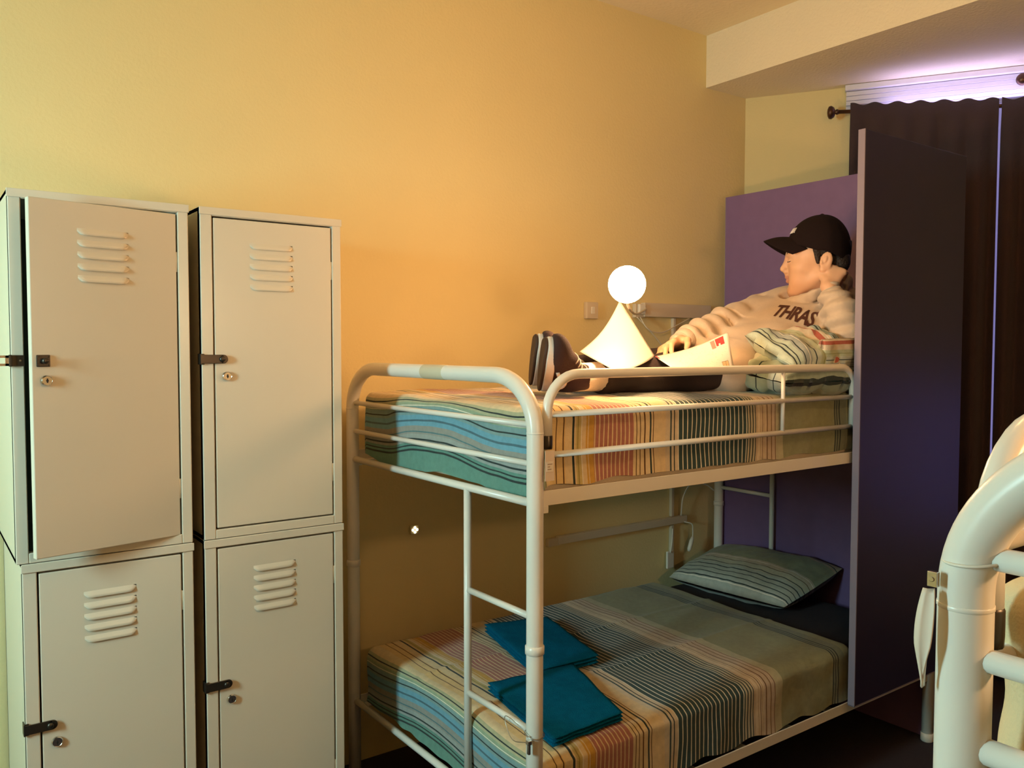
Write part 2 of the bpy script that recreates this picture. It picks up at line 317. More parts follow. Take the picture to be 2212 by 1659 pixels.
# ---------------------------------------------------------------- lockers
def locker(x0, x1, z0, z1, label, open_deg=0, keyed=True, strap_open=False):
    yf = .65; t = thing('locker', label, 'locker', ((x0+x1)/2, .875, z0), 'metal lockers stacked along the wall')
    L, R_, T, B = (.026 if strap_open else .030), .026, .022, .024; th = .012
    b = MB()
    b.box(x0, x0+th, yf, YW-.003, z0, z1); b.box(x1-th, x1, yf, YW-.003, z0, z1); b.box(x0, x1, yf, YW-.003, z1-th, z1); b.box(x0, x1, yf, YW-.003, z0, z0+th); b.box(x0, x1, YW-.015, YW-.003, z0, z1)
    b.build('body', M['locker'], t, bevel=.0015)
    b = MB(); b.box(x0+th, x1-th, YW-.018, YW-.016, z0+th, z1-th); b.box(x0+th, x0+th+.002, yf+.03, YW-.017, z0+th, z1-th); b.box(x0+th, x1-th, yf+.03, YW-.017, z0+th, z0+th+.002)
    b.build('interior', M['locker_in'], t)
    b = MB(); b.box(x0, x0+L, yf-.002, yf+.02, z0, z1); b.box(x1-R_, x1, yf-.002, yf+.02, z0, z1); b.box(x0+L, x1-R_, yf-.002, yf+.02, z0, z0+B); b.box(x0+L, x1-R_, yf-.002, yf+.02, z1-T, z1)
    b.build('front_frame', M['locker'], t, bevel=.002)
    # folded top edge band
    b = MB(); b.box(x0-.003, x1+.002, yf-.004, yf+.1, z1-.001, z1+.0015) if False else b.box(x0-.002, x1+.002, yf-.005, yf-.002, z1-.020, z1-.0005)
    b.build('top_lip', M['locker'], t, bevel=.001)
    g = .004; dx0, dx1, dz0, dz1 = x0+L+g, x1-R_-g, z0+B+g, z1-T-g
    a = math.radians(open_deg); hx = dx1
    if open_deg: dx0 -= .0045; dz0 -= .006
    def xf(p):
        X, Y, Z = p; rx, ry = X-hx, Y-yf
        return (hx+rx*math.cos(a)-ry*math.sin(a)*1.0, yf+rx*math.sin(a)+ry*math.cos(a), Z)
    d = MB(); d.box(dx0, dx1, yf-.001, yf+.018, dz0, dz1, xf=xf)
    door = d.build('door', M['locker'], t, bevel=.002)
    for zz in (dz0+.12, dz1-.12):
        b = MB(); b.tube([xf((dx1+.001, yf+.004, zz-.025)), xf((dx1+.001, yf+.004, zz+.025))], .004, 10); b.build('hinge', M['locker'], door, smooth=True)
    lx0, lx1 = x0+.128, x0+.128+.118
    for k in range(5):
        zt = z1-.085-k*.0272; b = MB()
        vs = []
        n = 17
        for i in range(n):                   # pressed louvre: closed and sloping at the top, open lip below, rounded ends
            u = i/(n-1); X = lx0+(lx1-lx0)*u; e = max(0, 1-abs(2*u-1)**12)
            vs += [xf((X, yf-.001, zt)), xf((X, yf-.001-.0040*e, zt-.009*(.35+.65*e))), xf((X, yf-.001-.0055*e, zt-.0155*(.45+.55*e))), xf((X, yf-.001-.0046*e, zt-.0165*(.45+.55*e))), xf((X, yf+.001, zt-.0155*(.45+.55*e)))]
        fs = [(i*5+j, (i+1)*5+j, (i+1)*5+j+1, i*5+j+1) for i in range(n-1) for j in range(4)]
        b.add(vs, fs); b.build('louvre', M['locker'], door, smooth=True)
    zh = z0+.472
    zl = zh-.045
    # cam lock
    c = V(*xf((dx0+.030, yf-.001, zl))); nrm = V(*xf((0, -1, 0)))-V(*xf((0, 0, 0)))
    b = MB(); b.lathe(c, nrm, [(.0125, 0), (.0125, .004), (.0105, .007), (.0100, .0065)], 24); lk = b.build('lock', M['chrome'], door, smooth=False)
    b = MB(); b.box(dx0+.030-.0013, dx0+.030+.0013, yf-.0085, yf-.0074, zl-.005, zl+.005, xf=xf); b.lathe(c+nrm*.0066, nrm, [(.0026, 0), (.0026, .0011)], 12)
    b.build('keyhole', M['black'], lk)
    if strap_open:
        b = MB(); pc = dx0+.024
        b.box(pc-.0145, pc+.0145, yf-.004, yf-.001, zh-.0135, zh+.0135, xf=xf)
        st = b.build('hasp_plate', M['dark_metal'], door, bevel=.004)
        b = MB(); c2 = V(*xf((pc, yf-.004, zh))); b.lathe(c2, nrm, [(.006, 0), (.0055, .008), (.007, .009), (.0065, .014), (.003, .0155)], 16)
        for sx in (-.0105, .0105):
            for sz in (-.0095, .0095): b.lathe(V(*xf((pc+sx, yf-.004, zh+sz))), nrm, [(.0018, 0), (.0015, .001)], 8)
        b.build('staple', M['dark_metal'], st, smooth=True)
        # strap folded back to the left of the frame, with its slot
        b = MB(); b.box(x0-.001, x0+.027, yf-.006, yf-.0025, zh-.0125, zh+.0125); b.box(x0-.005, x0+.001, yf-.012, yf-.002, zh-.0135, zh+.0135)
        h = b.build('hasp', M['dark_metal'], t, bevel=.001)
        b = MB()
        for q in ((x0-.012, x0-.005, -.012, .012), (x0-.060, x0-.053, -.012, .012), (x0-.060, x0-.005, .0065, .012), (x0-.060, x0-.005, -.012, -.0065)): b.box(q[0], q[1], yf-.011, yf-.008, zh+q[2], zh+q[3])
        b.lathe((x0+.018, yf-.006, zh), (0, -1, 0), [(.0025, 0), (.002, .0012)], 10)
        b.build('strap', M['steel'], h)
    else:
        b = MB(); b.box(x0-.004, dx0+.020, yf-.009, yf-.0055, zh-.0115, zh+.0115); b.lathe((dx0+.020, yf-.0055, zh), (0, -1, 0), [(.0115, 0), (.0115, .0035)], 22)
        b.box(x0-.005, x0-.002, yf-.009, yf+.018, zh-.014, zh+.014); b.box(x0-.002, x0+.006, yf-.0055, yf-.002, zh-.014, zh+.014)
        h = b.build('hasp', M['dark_metal'], t, bevel=.001)
        b = MB(); b.lathe((dx0+.016, yf-.009, zh), (0, -1, 0), [(.0075, 0), (.007, .005), (.003, .0065)], 18); b.build('swivel_knob', M['dark_metal'], h, smooth=True)
    return t
l1 = (-1.010, -.615); l2 = (-.586, -.198)
locker(*l1, .962, 1.826, 'grey-white upper locker at far left, door ajar and hasp strap hanging open', 12, strap_open=True)
locker(-.999, -.615, .100, .9605, 'grey-white metal locker at lower left, under the one with the door ajar')
locker(*l2, .962, 1.826, 'closed grey-white metal locker next to the bunk, upper of its stack, dark hasp shut')
locker(*l2, .100, .9605, 'closed grey-white metal locker next to the bunk post, lower of its stack')
for xx, lb in ((l1, 'base under the left locker stack'), (l2, 'base under the locker stack beside the bunk')):
    b = MB(); b.box(xx[0]+.01, xx[1]-.01, .68, YW-.01, 0, .0995)
    tag(b.build('locker_plinth', M['locker_in'], None), 'dark '+lb+', standing on the floor', 'plinth', 'locker plinths')

# ---------------------------------------------------------------- bunk beds
BL, BW = 1.849, 1.0
def bunk(px, py, sgn, label, full=True, ZT=1.396, RZ=(1.281, 1.187, 1.093), rr=.0075):
    """px,py = foot post on the aisle side; sgn=+1: bed extends to +y"""
    T = thing('bunk_bed', label, 'bunk bed', (px+BL/2, py+sgn*BW/2, 0), 'white metal bunk beds')
    def P(x, y, z): return V(px+x, py+sgn*y, z)
    def part(name, fn, parent=T, smooth=True, bevel=0, m=None):
        b = MB(); fn(b); return b.build(name, m or M['bed'], parent, smooth=smooth, bevel=bevel)
    rp = .0205
    def frame(x):
        ry, rz = .165, .135
        pts = [P(x, 0, 0), P(x, 0, .6), P(x, 0, 1.2)]
        pts += [P(x, ry-ry*math.cos(a), ZT-rz+rz*math.sin(a)) for a in np.linspace(0, PI/2, 24)]
        pts += [P(x, BW/2, ZT)]
        pts += [P(x, BW-ry+ry*math.sin(a), ZT-rz+rz*math.cos(a)) for a in np.linspace(0, PI/2, 24)]
        pts += [P(x, BW, 1.2), P(x, BW, .6), P(x, BW, 0)]
        return pts
    for x, nm in ((0, 'foot_frame'), (BL, 'head_frame')):
        fr = part(nm, lambda b: b.tube(frame(x), rp, 22))
        for y in (0, BW):
            part('collar', lambda b: (b.lathe(P(x, y, 1.262), (0, 0, 1), [(rp, -.002), (rp+.0005, -.0015), (rp+.0005, .0015), (rp, .002)], 22)), fr)
            part('collar', lambda b: (b.lathe(P(x, y, .75), (0, 0, 1), [(rp, -.02), (rp+.003, -.018), (rp+.003, 0), (rp, .002)], 22)), fr)
            part('foot_cap', lambda b: b.lathe(P(x, y, 0), (0, 0, 1), [(.020, .0), (.023, .003), (.023, .03), (.0205, .032)], 22), fr, m=M['plastic'])
        for z, r in ((RZ[0], rr), (RZ[1], rr), (RZ[2], .0105), (.273, .0105)):
            part('end_rail', lambda b: b.tube([P(x, .0, z), P(x, BW/2, z), P(x, BW, z)], r, 14))
        yl = .295 if x == 0 else BW-.295; ye = 0 if x == 0 else BW
        part('ladder_rail', lambda b: b.tube([P(x, yl, .273), P(x, yl, 1.093)], .0105, 14))
        for z in (.817, .537):
            part('ladder_rung', lambda b: b.tube([P(x, yl, z), P(x, ye, z)], .0085, 12))
    for y, s in ((0, 1), (BW, -1)):
        for z0, z1 in ((1.086, 1.122), (.249, .282)):
            def an(b):
                y0, y1 = sorted((py+sgn*(y-s*.006), py+sgn*(y-s*.002)))
                b.box(px+.012, px+BL-.012, y0, y1, z0, z1)
                y0, y1 = sorted((py+sgn*(y-s*.002), py+sgn*(y+s*.030)))
                b.box(px+.03, px+BL-.03, y0, y1, z0, z0+.004)
            r = part('side_rail', an, smooth=False, bevel=.001)
            for xx in (.02, BL-.036):
                def hk(b):
                    y0, y1 = sorted((py+sgn*(y-s*.0065), py+sgn*(y-s*.0015)))
                    b.box(px+xx, px+xx+.016, y0, y1, z0-.018, z0)
                part('hook', hk, r, smooth=False, bevel=.001)
    for k in range(8):
        for z in (1.088, .251):
            part('slat', lambda b: b.box(px+.12+k*.226, px+.16+k*.226, *sorted((py+sgn*.0, py+sgn*BW)), z-.0, z+.004), smooth=False, m=M['bed'])
    # guard rail on the aisle side
    yg = .0
    gp = [P(.036, yg, 1.245), P(.036, yg, 1.31)]+[P(.036+.10-.10*math.cos(a), yg, 1.31+.091*math.sin(a)) for a in np.linspace(.15, PI/2, 9)]
    gp += [P(.6, yg, 1.401), P(1.25, yg, 1.401)]
    gp += [P(1.25+.07*math.sin(a), yg, 1.331+.07*math.cos(a)) for a in np.linspace(.2, PI/2, 7)]+[P(1.32, yg, 1.207)]
    gr = part('guard_rail', lambda b: b.tube(gp, .0125, 16))
    for z in (1.304, 1.207):
        part('guard_bar', lambda b: b.tube([P(.036, yg, z), P(1.32, yg, z)], .0078, 12), gr)
    part('guard_upright', lambda b: b.tube([P(.948, yg, 1.401), P(.948, yg, 1.205)], .0062, 12), gr)
    part('guard_hook', lambda b: b.lathe(P(.036, yg, 1.252), (0, 0, 1), [(.013, -.03), (.0135, -.02), (.0135, 0), (.012, .004)], 14), gr, m=M['dark_metal'])
    if full:
        part('tape', lambda b: b.tube([P(0, y, ZT) for y in (.395, .40, .515, .52)], [rp-.001, rp+.0006, rp+.0006, rp-.001], 22), bpy.data.objects['foot_frame'], m=M['tape'])
    return T
bunk(0, 0, 1, 'white tubular metal bunk bed beside the lockers, a person reading on its top bunk')
bunk(-.53, -1.25, -1, 'white tubular metal bunk bed close up at the right edge, tag tied to its post', False, ZT=1.408, RZ=(1.303, 1.222, 1.150), rr=.0092)

# ---------------------------------------------------------------- bedding
def cloth_box(name, mats, x0, x1, y0, y1, z0, z1, r, n=(90, 50, 14), amp=.006, fs=6, seed=0, parent=None, s_fn=None, open_bottom=True, hem=0.0, crown=0., extra=None):
    bm = bmesh.new(); nx, ny, nz = n
    idx = {}; vs = []
    def vid(i, j, k):
        key = (i, j, k)
        if key not in idx: idx[key] = len(vs); vs.append((i/nx, j/ny, k/nz))
        return idx[key]
    F = []
    for i in range(nx):
        for j in range(ny):
            F.append((vid(i, j, nz), vid(i+1, j, nz), vid(i+1, j+1, nz), vid(i, j+1, nz)))
            if not open_bottom: F.append((vid(i, j, 0), vid(i, j+1, 0), vid(i+1, j+1, 0), vid(i+1, j, 0)))
    for k in range(nz):
        for i in range(nx):
            F.append((vid(i, 0, k), vid(i+1, 0, k), vid(i+1, 0, k+1), vid(i, 0, k+1)))
            F.append((vid(i, ny, k), vid(i, ny, k+1), vid(i+1, ny, k+1), vid(i+1, ny, k)))
        for j in range(ny):
            F.append((vid(0, j, k), vid(0, j, k+1), vid(0, j+1, k+1), vid(0, j+1, k)))
            F.append((vid(nx, j, k), vid(nx, j+1, k), vid(nx, j+1, k+1), vid(nx, j, k+1)))
    bm.free()
    P = np.array(vs); X = x0+(x1-x0)*P[:,0]; Y = y0+(y1-y0)*P[:,1]; Z = z0+(z1-z0)*P[:,2]
    Q = np.stack([X, Y, Z], 1); I = Q.copy()
    I[:,0] = np.clip(X, x0+r, x1-r); I[:,1] = np.clip(Y, y0+r, y1-r); I[:,2] = np.minimum(Z, z1-r) if open_bottom else np.clip(Z, z0+r, z1-r)
    D = Q-I; ln = np.linalg.norm(D, axis=1, keepdims=True); ln[ln == 0] = 1; Nn = D/ln
    Q = I+Nn*r
    if crown:
        u = (Q[:,0]-x0)/(x1-x0); w = (Q[:,1]-y0)/(y1-y0)
        Q[:,2] += crown*np.clip(Nn[:,2], 0, 1)*np.clip(16*u*(1-u)*w*(1-w), 0, 1)**.5
    dn = np.array([noise.noise(Vector((q[0]*fs+seed, q[1]*fs, q[2]*fs*1.3)))+.5*noise.noise(Vector((q[0]*fs*2.3+seed, q[1]*fs*2.3, q[2]*fs*2.3))) for q in Q])
    Q += Nn*(amp*dn)[:,None]
    if hem:
        low = np.clip(1-(Z-z0)/(z1-z0)*2.2, 0, 1)
        hn = np.array([noise.noise(Vector((q[0]*9+seed, q[1]*9, 3.1))) for q in Q]); Q[:,2] += hem*low*hn
        hn2 = np.array([noise.noise(Vector((q[0]*14+seed, q[1]*14, q[2]*2))) for q in Q]); Q[:,:2] += (Nn[:,:2])*(hem*.5*low*hn2)[:,None]
    if extra: extra(Q, Nn)
    o = mesh_obj(name, Q, F, mats, parent, True)
    if s_fn is None:
        foot = np.clip(-Nn[:,0], 0, 1)
        s = Q[:,0]-foot*np.maximum(0, z1-Q[:,2])
        s += foot*.018*np.sin(Q[:,1]*8+.7)
    else: s = s_fn(Q, Nn)
    set_attr(o, 's', s); return o
# top bunk
def foot_drop(Q, Nn):
    w = np.clip(-Nn[:,0], 0, 1)*np.clip((1.25-Q[:,2])/.12, 0, 1); Q[:,2] -= .026*w*(1+.3*np.sin(Q[:,1]*11))
tag(cloth_box('mattress', M['sheet'], .028, 1.815, .028, .955, 1.094, 1.302, .03, n=(40, 24, 8), amp=.003, open_bottom=False), 'mattress in a cream sheet on the top bunk, under the striped spread', 'mattress')
tag(cloth_box('bedspread', M['stripe'], .018, 1.825, .014, .965, 1.128, 1.317, .03, n=(190, 90, 18), amp=.006, seed=3, hem=.012, crown=.008, extra=foot_drop), 'colourful striped bedspread tucked over the top bunk mattress, brightly lit', 'bedspread')
# bottom bunk
tag(cloth_box('mattress', M['dark_sheet'], .030, 1.815, .040, .940, .256, .440, .04, n=(40, 24, 8), amp=.003, open_bottom=False), 'mattress in a dark sheet on the bottom bunk, bare at the pillow end', 'mattress')
def low_extra(Q, Nn):
    # press-folds across the spread, and the slight sag along its front edge
    for yc in (.33, .62): Q[:,2] += .004*np.exp(-((Q[:,1]-yc)/.010)**2)*np.clip(Nn[:,2], 0, 1)
    Q[:,2] -= .025*np.clip((.30-Q[:,1])/.30, 0, 1)*np.clip(Nn[:,2]+.3, 0, 1)*np.clip(1.0-Q[:,0]*.55, 0, 1)
tag(cloth_box('bedspread', M['stripe'], .012, 1.37, .006, .950, .290, .470, .035, n=(150, 100, 16), amp=.006, seed=11, hem=.02, extra=low_extra), 'striped bedspread on the bottom bunk with dim dark stripes and press folds', 'bedspread')

def pillow(name, label, mt, c, ex, ey, size, T, amp=.006, seed=0, soff=0, sscale=1, group=None, pinch=.5, bend=None, cat='pillow', s_axis=1):
    ex = unit(ex); ey = unit(np.array(ey, float)-ex*(np.array(ey, float)@ex)); ez = np.cross(ex, ey); c = np.array(c, float)
    n, m = 56, 44; vs = []; ss = []; F = []
    for side in (1, -1):
        for i in range(n+1):
            for j in range(m+1):
                u = 2*i/n-1; w = 2*j/m-1
                h = ((1-abs(u)**2.6)*(1-abs(w)**2.6))
                h = max(h, 0)**pinch
                px = u*size[0]/2*(1-.06*(1-abs(u))*0-.05*(abs(w)**2)*(abs(u)>.0)*(1-abs(u)*.0)*.3); py = w*size[1]/2*(1-.05*abs(u)**2*.3)
                p = c+ex*px+ey*py+ez*side*h*T/2
                q = Vector((px*9+seed, py*9, side*2.0))
                wr = noise.noise(q)+.6*noise.noise(q*2.1)+.35*noise.noise(q*4.3)
                p = p+ez*side*wr*amp*(.25+h)
                if bend is not None: p = bend(p, u, w)
                vs.append(p); ss.append((soff+((w+1)/2*size[1] if s_axis == 1 else (u+1)/2*size[0])*sscale)+(0.0 if side > 0 else .0))
        o = 0 if side > 0 else (n+1)*(m+1)
        for i in range(n):
            for j in range(m):
                f = (o+i*(m+1)+j, o+(i+1)*(m+1)+j, o+(i+1)*(m+1)+j+1, o+i*(m+1)+j+1)
                F.append(f if side > 0 else f[::-1])
    ob = mesh_obj(name, vs, F, mt, None, True); set_attr(ob, 's', ss)
    md = ob.modifiers.new('w', 'WELD'); md.merge_threshold = .0015
    return tag(ob, label, cat, group)
# bottom bunk pillow
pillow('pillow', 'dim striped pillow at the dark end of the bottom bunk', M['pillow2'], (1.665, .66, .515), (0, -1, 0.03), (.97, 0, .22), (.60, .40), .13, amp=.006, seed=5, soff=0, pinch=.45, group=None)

# ---- folded towels
def towel(label, corners, zs, th, layers, seed):
    A, B_, C_, D_ = [V(*p, 0) for p in corners]; mb = MB(); n = 26; rr = random.Random(seed)
    vs_all = []; F = []
    for l in range(layers):
        o = len(vs_all); z0 = l*th/layers; z1 = (l+1)*th/layers-.0015; ins = .006*rr.random()
        ring = []
        for side, zz in ((0, z0), (1, z1)):
            for i in range(n+1):
                for j in range(n+1):
                    u = ins+(1-2*ins)*i/n; w = ins+(1-2*ins)*j/n
                    e = min(i, n-i, j, n-j)/3.0; e = min(1, e); rd = (1-(1-e)**2)**.5
                    zm = (z0+z1)/2; zq = zm+(zz-zm)*(.25+.75*rd)
                    p = A*(1-u)*(1-w)+B_*u*(1-w)+C_*u*w+D_*(1-u)*w
                    h = zs[0]*(1-u)*(1-w)+zs[1]*u*(1-w)+zs[2]*u*w+zs[3]*(1-u)*w
                    nn = noise.noise(Vector((p[0]*14+seed, p[1]*14, l*.3)))*.0035
                    p2 = p.copy(); p2[2] = h+zq+nn*(1 if side else .3)
                    k = noise.noise(Vector((p[0]*20, p[1]*20, l*3+seed)))*.003*(1-e); p2[0] += k; p2[1] += k
                    vs_all.append(p2)
        for side in (0, 1):
            b0 = o+side*(n+1)**2
            for i in range(n):
                for j in range(n): 
                    f = (b0+i*(n+1)+j, b0+(i+1)*(n+1)+j, b0+(i+1)*(n+1)+j+1, b0+i*(n+1)+j+1); F.append(f if side else f[::-1])
        bd = [(i, 0) for i in range(n)]+[(n, j) for j in range(n)]+[(i, n) for i in range(n, 0, -1)]+[(0, j) for j in range(n, 0, -1)]
        for q in range(len(bd)):
            a, b2 = bd[q], bd[(q+1) % len(bd)]; ia = o+a[0]*(n+1)+a[1]; ib = o+b2[0]*(n+1)+b2[1]
            F.append((ia, ib, ib+(n+1)**2, ia+(n+1)**2))
    ob = mesh_obj('folded_towel', vs_all, F, M['towel'], None, True)
    return tag(ob, label, 'towel', 'folded blue towels')
towel('folded bright blue towel on the bottom bunk, the one farther back against the wall side', [(.395, .80), (.300, .375), (.535, .365), (.625, .74)], (.479, .472, .472, .479), .034, 3, 2)
towel('folded teal blue towel on the bottom bunk, the one nearer the front edge', [(.130, .392), (.085, .035), (.335, .045), (.430, .365)], (.474, .459, .459, .474), .030, 3, 9)

# ---- right bunk bedding
def rextra(Q, Nn):
    for i in range(len(Q)):
        q = Q[i]; a = noise.noise(Vector((q[0]*7, q[1]*7, q[2]*7)))*.022+noise.noise(Vector((q[0]*16, q[1]*16, q[2]*12)))*.012
        Q[i] += Nn[i]*a
tag(cloth_box('mattress', M['sheet'], -.44, 1.28, -2.19, -1.285, 1.096, 1.240, .03, n=(30, 20, 6), amp=.002, open_bottom=False), 'mattress on the top bunk at the right edge, under the rumpled cream blanket', 'mattress')
tag(cloth_box('blanket', M['blanket'], -.462, 1.29, -2.205, -1.238, 1.105, 1.275, .04, n=(110, 80, 20), amp=.004, seed=21, hem=.02, extra=rextra), 'rumpled cream blanket on the bunk at the right edge of the picture', 'blanket')

# ---------------------------------------------------------------- blue boards
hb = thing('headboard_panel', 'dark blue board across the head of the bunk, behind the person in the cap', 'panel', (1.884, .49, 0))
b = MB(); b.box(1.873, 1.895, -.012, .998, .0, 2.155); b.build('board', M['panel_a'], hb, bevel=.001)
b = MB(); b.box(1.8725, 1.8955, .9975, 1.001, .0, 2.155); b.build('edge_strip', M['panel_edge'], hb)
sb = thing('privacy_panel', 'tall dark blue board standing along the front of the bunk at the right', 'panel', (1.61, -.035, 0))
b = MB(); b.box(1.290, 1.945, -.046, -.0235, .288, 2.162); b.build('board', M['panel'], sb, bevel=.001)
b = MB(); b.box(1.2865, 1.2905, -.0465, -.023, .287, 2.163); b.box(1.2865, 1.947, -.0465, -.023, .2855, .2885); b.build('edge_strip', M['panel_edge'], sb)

# ---------------------------------------------------------------- wall fittings
def batten(label, x0, x1, z0, z1):
    t = thing('cable_trunking', label, 'cable trunking', ((x0+x1)/2, YW-.02, z0), 'cable trunking on the wall')
    b = MB(); b.box(x0+.05, x1, YW-.028, YW-.002, z0, z1); b.build('channel', M['conduit'], t, bevel=.003)
    b = MB(); b.box(x0, x0+.06, YW-.022, YW-.002, z0-.004, z1-.006); b.build('end_piece', M['conduit'], t, bevel=.002)
batten('horizontal trunking on the wall between the two bunks, below the top deck', .90, 1.717, .655, .688)
batten('horizontal trunking on the wall behind the glowing lamp on the top bunk', 1.38, 1.866, 1.600, 1.662)
b = MB(); b.box(1.622, 1.640, YW-.018, YW-.001, .690, 1.598); tag(b.build('conduit', M['conduit'], None, bevel=.003), 'thin upright conduit on the wall running up behind the bunk above the trunking', 'conduit')
b = MB(); b.box(1.622, 1.640, YW-.018, YW-.001, .47, .653); tag(b.build('conduit', M['conduit'], None, bevel=.003), 'short upright conduit on the wall below the lower trunking, beside the pillow', 'conduit')
pl = thing('wall_socket', 'small white wall socket with plug beside the bottom pillow', 'socket', (1.607, YW-.02, .45))
b = MB(); b.box(1.585, 1.630, YW-.03, YW-.019, .455, .535); b.build('plate', M['plastic'], pl, bevel=.004)
b = MB(); b.tube(spline([(1.60, YW-.034, .53), (1.603, YW-.04, .58), (1.612, YW-.035, .64)]), .003, 8); b.build('cord', M['plastic'], pl, smooth=True)
cd = thing('cable_switch', 'white cable with an inline switch hanging from the lower trunking', 'cable', (1.73, YW-.05, .56))
b = MB(); b.tube(spline([(1.672, YW-.03, .692), (1.675, YW-.04, .78), (1.72, YW-.05, .84), (1.79, YW-.07, .83), (1.833, YW-.085, .80)]), .0032, 8); b.build('cord', M['plastic'], cd, smooth=True)
b = MB(); b.tube(spline([(1.695, YW-.03, .66), (1.722, YW-.05, .65), (1.730, YW-.05, .62), (1.730, YW-.05, .585)]), .003, 8); b.build('cord', M['plastic'], cd, smooth=True)
b = MB(); b.tube([(1.731, YW-.05, .59), (1.722, YW-.05, .572), (1.708, YW-.05, .535), (1.703, YW-.05, .525)], [.006, .010, .010, .005], 12); b.build('switch', M['plastic'], cd, smooth=True)
nl = thing('night_light', 'tiny lit plug with four bright dots on the wall behind the bunk ladder', 'night light', (.285, YW-.01, .78))  # a reflection on the wall, modelled as four emissive dots on a wall-coloured plate
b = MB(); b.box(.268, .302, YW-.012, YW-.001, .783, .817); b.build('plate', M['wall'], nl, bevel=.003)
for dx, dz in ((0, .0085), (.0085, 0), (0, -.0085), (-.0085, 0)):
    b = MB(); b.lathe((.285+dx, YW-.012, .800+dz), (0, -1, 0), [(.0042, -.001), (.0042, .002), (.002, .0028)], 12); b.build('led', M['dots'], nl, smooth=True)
so = thing('wall_outlet', 'pale outlet box on the wall left of the trunking behind the top bunk', 'outlet', (1.155, YW-.02, 1.555))
b = MB(); b.box(1.100, 1.164, YW-.022, YW-.001, 1.585, 1.655); b.build('plate', M['conduit'], so, bevel=.003)
b = MB(); b.box(1.122, 1.142, YW-.027, YW-.022, 1.605, 1.635); b.build('rocker', M['plastic'], so, bevel=.002)
for pts, lb in (([(1.40, YW-.03, 1.598), (1.42, YW-.06, 1.545), (1.50, YW-.06, 1.53), (1.60, YW-.05, 1.56), (1.72, YW-.03, 1.60)], 'pale cable looping below the upper trunking behind the reader'),
                ([(1.38, YW-.03, 1.598), (1.44, YW-.05, 1.54), (1.52, YW-.05, 1.47), (1.56, YW-.05, 1.42)], 'pale cable running down the wall from the upper trunking')):
    b = MB(); b.tube(spline(pts), .0028, 8); tag(b.build('cable', M['conduit'], None, smooth=True), lb, 'cable')

# ---------------------------------------------------------------- lamps
c = V(.487, .20, 1.647); R0 = .054; ax_ = unit(V(.62, .70, -.30)); k = V(1.405, YW-.030, 1.632)
t = thing('reading_lamp', 'glowing bare bulb on a long arm from the wall, above the map', 'lamp', tuple(k))
b = MB(); b.lathe(c, -ax_, [(.016, -R0*math.cos(.3)-.010)]+[(R0*math.sin(a), -R0*math.cos(a)) for a in np.linspace(.42, PI-.001, 18)], 28); b.build('bulb', M['bulb'], t, smooth=True)
b = MB(); b.lathe(c+ax_*R0, ax_, [(.014, -.004), (.016, .0), (.016, .028), (.010, .034)], 20); b.build('socket', M['plastic'], t, smooth=True)
q0 = c+ax_*(R0+.032)
b = MB(); b.tube(spline([q0, q0*.85+k*.15+V(0, 0, -.03), q0*.4+k*.6+V(0, 0, -.035), k+V(0, -.03, 0), k]), .0045, 10); b.build('arm', M['plastic'], t, smooth=True)
b = MB(); b.box(k[0]-.018, k[0]+.018, k[1]-.012, k[1]+.004, k[2]-.022, k[2]+.022); b.build('clamp', M['plastic'], t, bevel=.003)
# unseen bulb lamp added on the neighbouring bunk to light bed and locker fronts
pc = V(-.05, -1.90, 1.62); R0 = .06; zb = 1.262
t = thing('bedside_lamp', 'glowing bulb lamp on a low stand on the blanket of the right bunk', 'lamp', (pc[0], pc[1], zb))
b = MB(); b.lathe(pc, (0, 0, 1), [(.018, -R0*math.cos(.3)-.010)]+[(R0*math.sin(a), -R0*math.cos(a)) for a in np.linspace(.42, PI-.001, 18)], 28); b.build('bulb', M['bulb3'], t, smooth=True)
b = MB(); b.lathe((pc[0], pc[1], zb), (0, 0, 1), [(.085, 0), (.085, .012), (.02, .03), (.012, .05), (.012, pc[2]-R0-zb-.03), (.020, pc[2]-R0-zb-.02), (.020, pc[2]-R0-zb+.02)], 28); b.build('stand', M['plastic'], t, smooth=True)
# unseen pendant bulb added over the aisle as warm fill light
pc = V(.30, -.75, 2.35); R0 = .06
t = thing('pendant_lamp', 'bare bulb pendant hanging from the ceiling over the aisle between the bunks', 'lamp', (pc[0], pc[1], pc[2]))
b = MB(); b.lathe(pc, (0, 0, -1), [(.018, -R0*math.cos(.3)-.010)]+[(R0*math.sin(a), -R0*math.cos(a)) for a in np.linspace(.42, PI-.001, 18)], 28); b.build('bulb', M['bulb2'], t, smooth=True)
b = MB(); b.lathe(pc+V(0, 0, R0-.006), (0, 0, 1), [(.018, 0), (.021, .01), (.021, .04), (.008, .05)], 20); b.build('socket', M['plastic'], t, smooth=True)
b = MB(); b.tube([pc+V(0, 0, R0+.04), (pc[0], pc[1], ZC-.01)], .003, 8); b.build('cord', M['plastic'], t, smooth=True)
b = MB(); b.lathe((pc[0], pc[1], ZC), (0, 0, -1), [(.045, .0), (.045, .012), (.012, .03)], 24); b.build('ceiling_rose', M['plastic'], t, smooth=True)

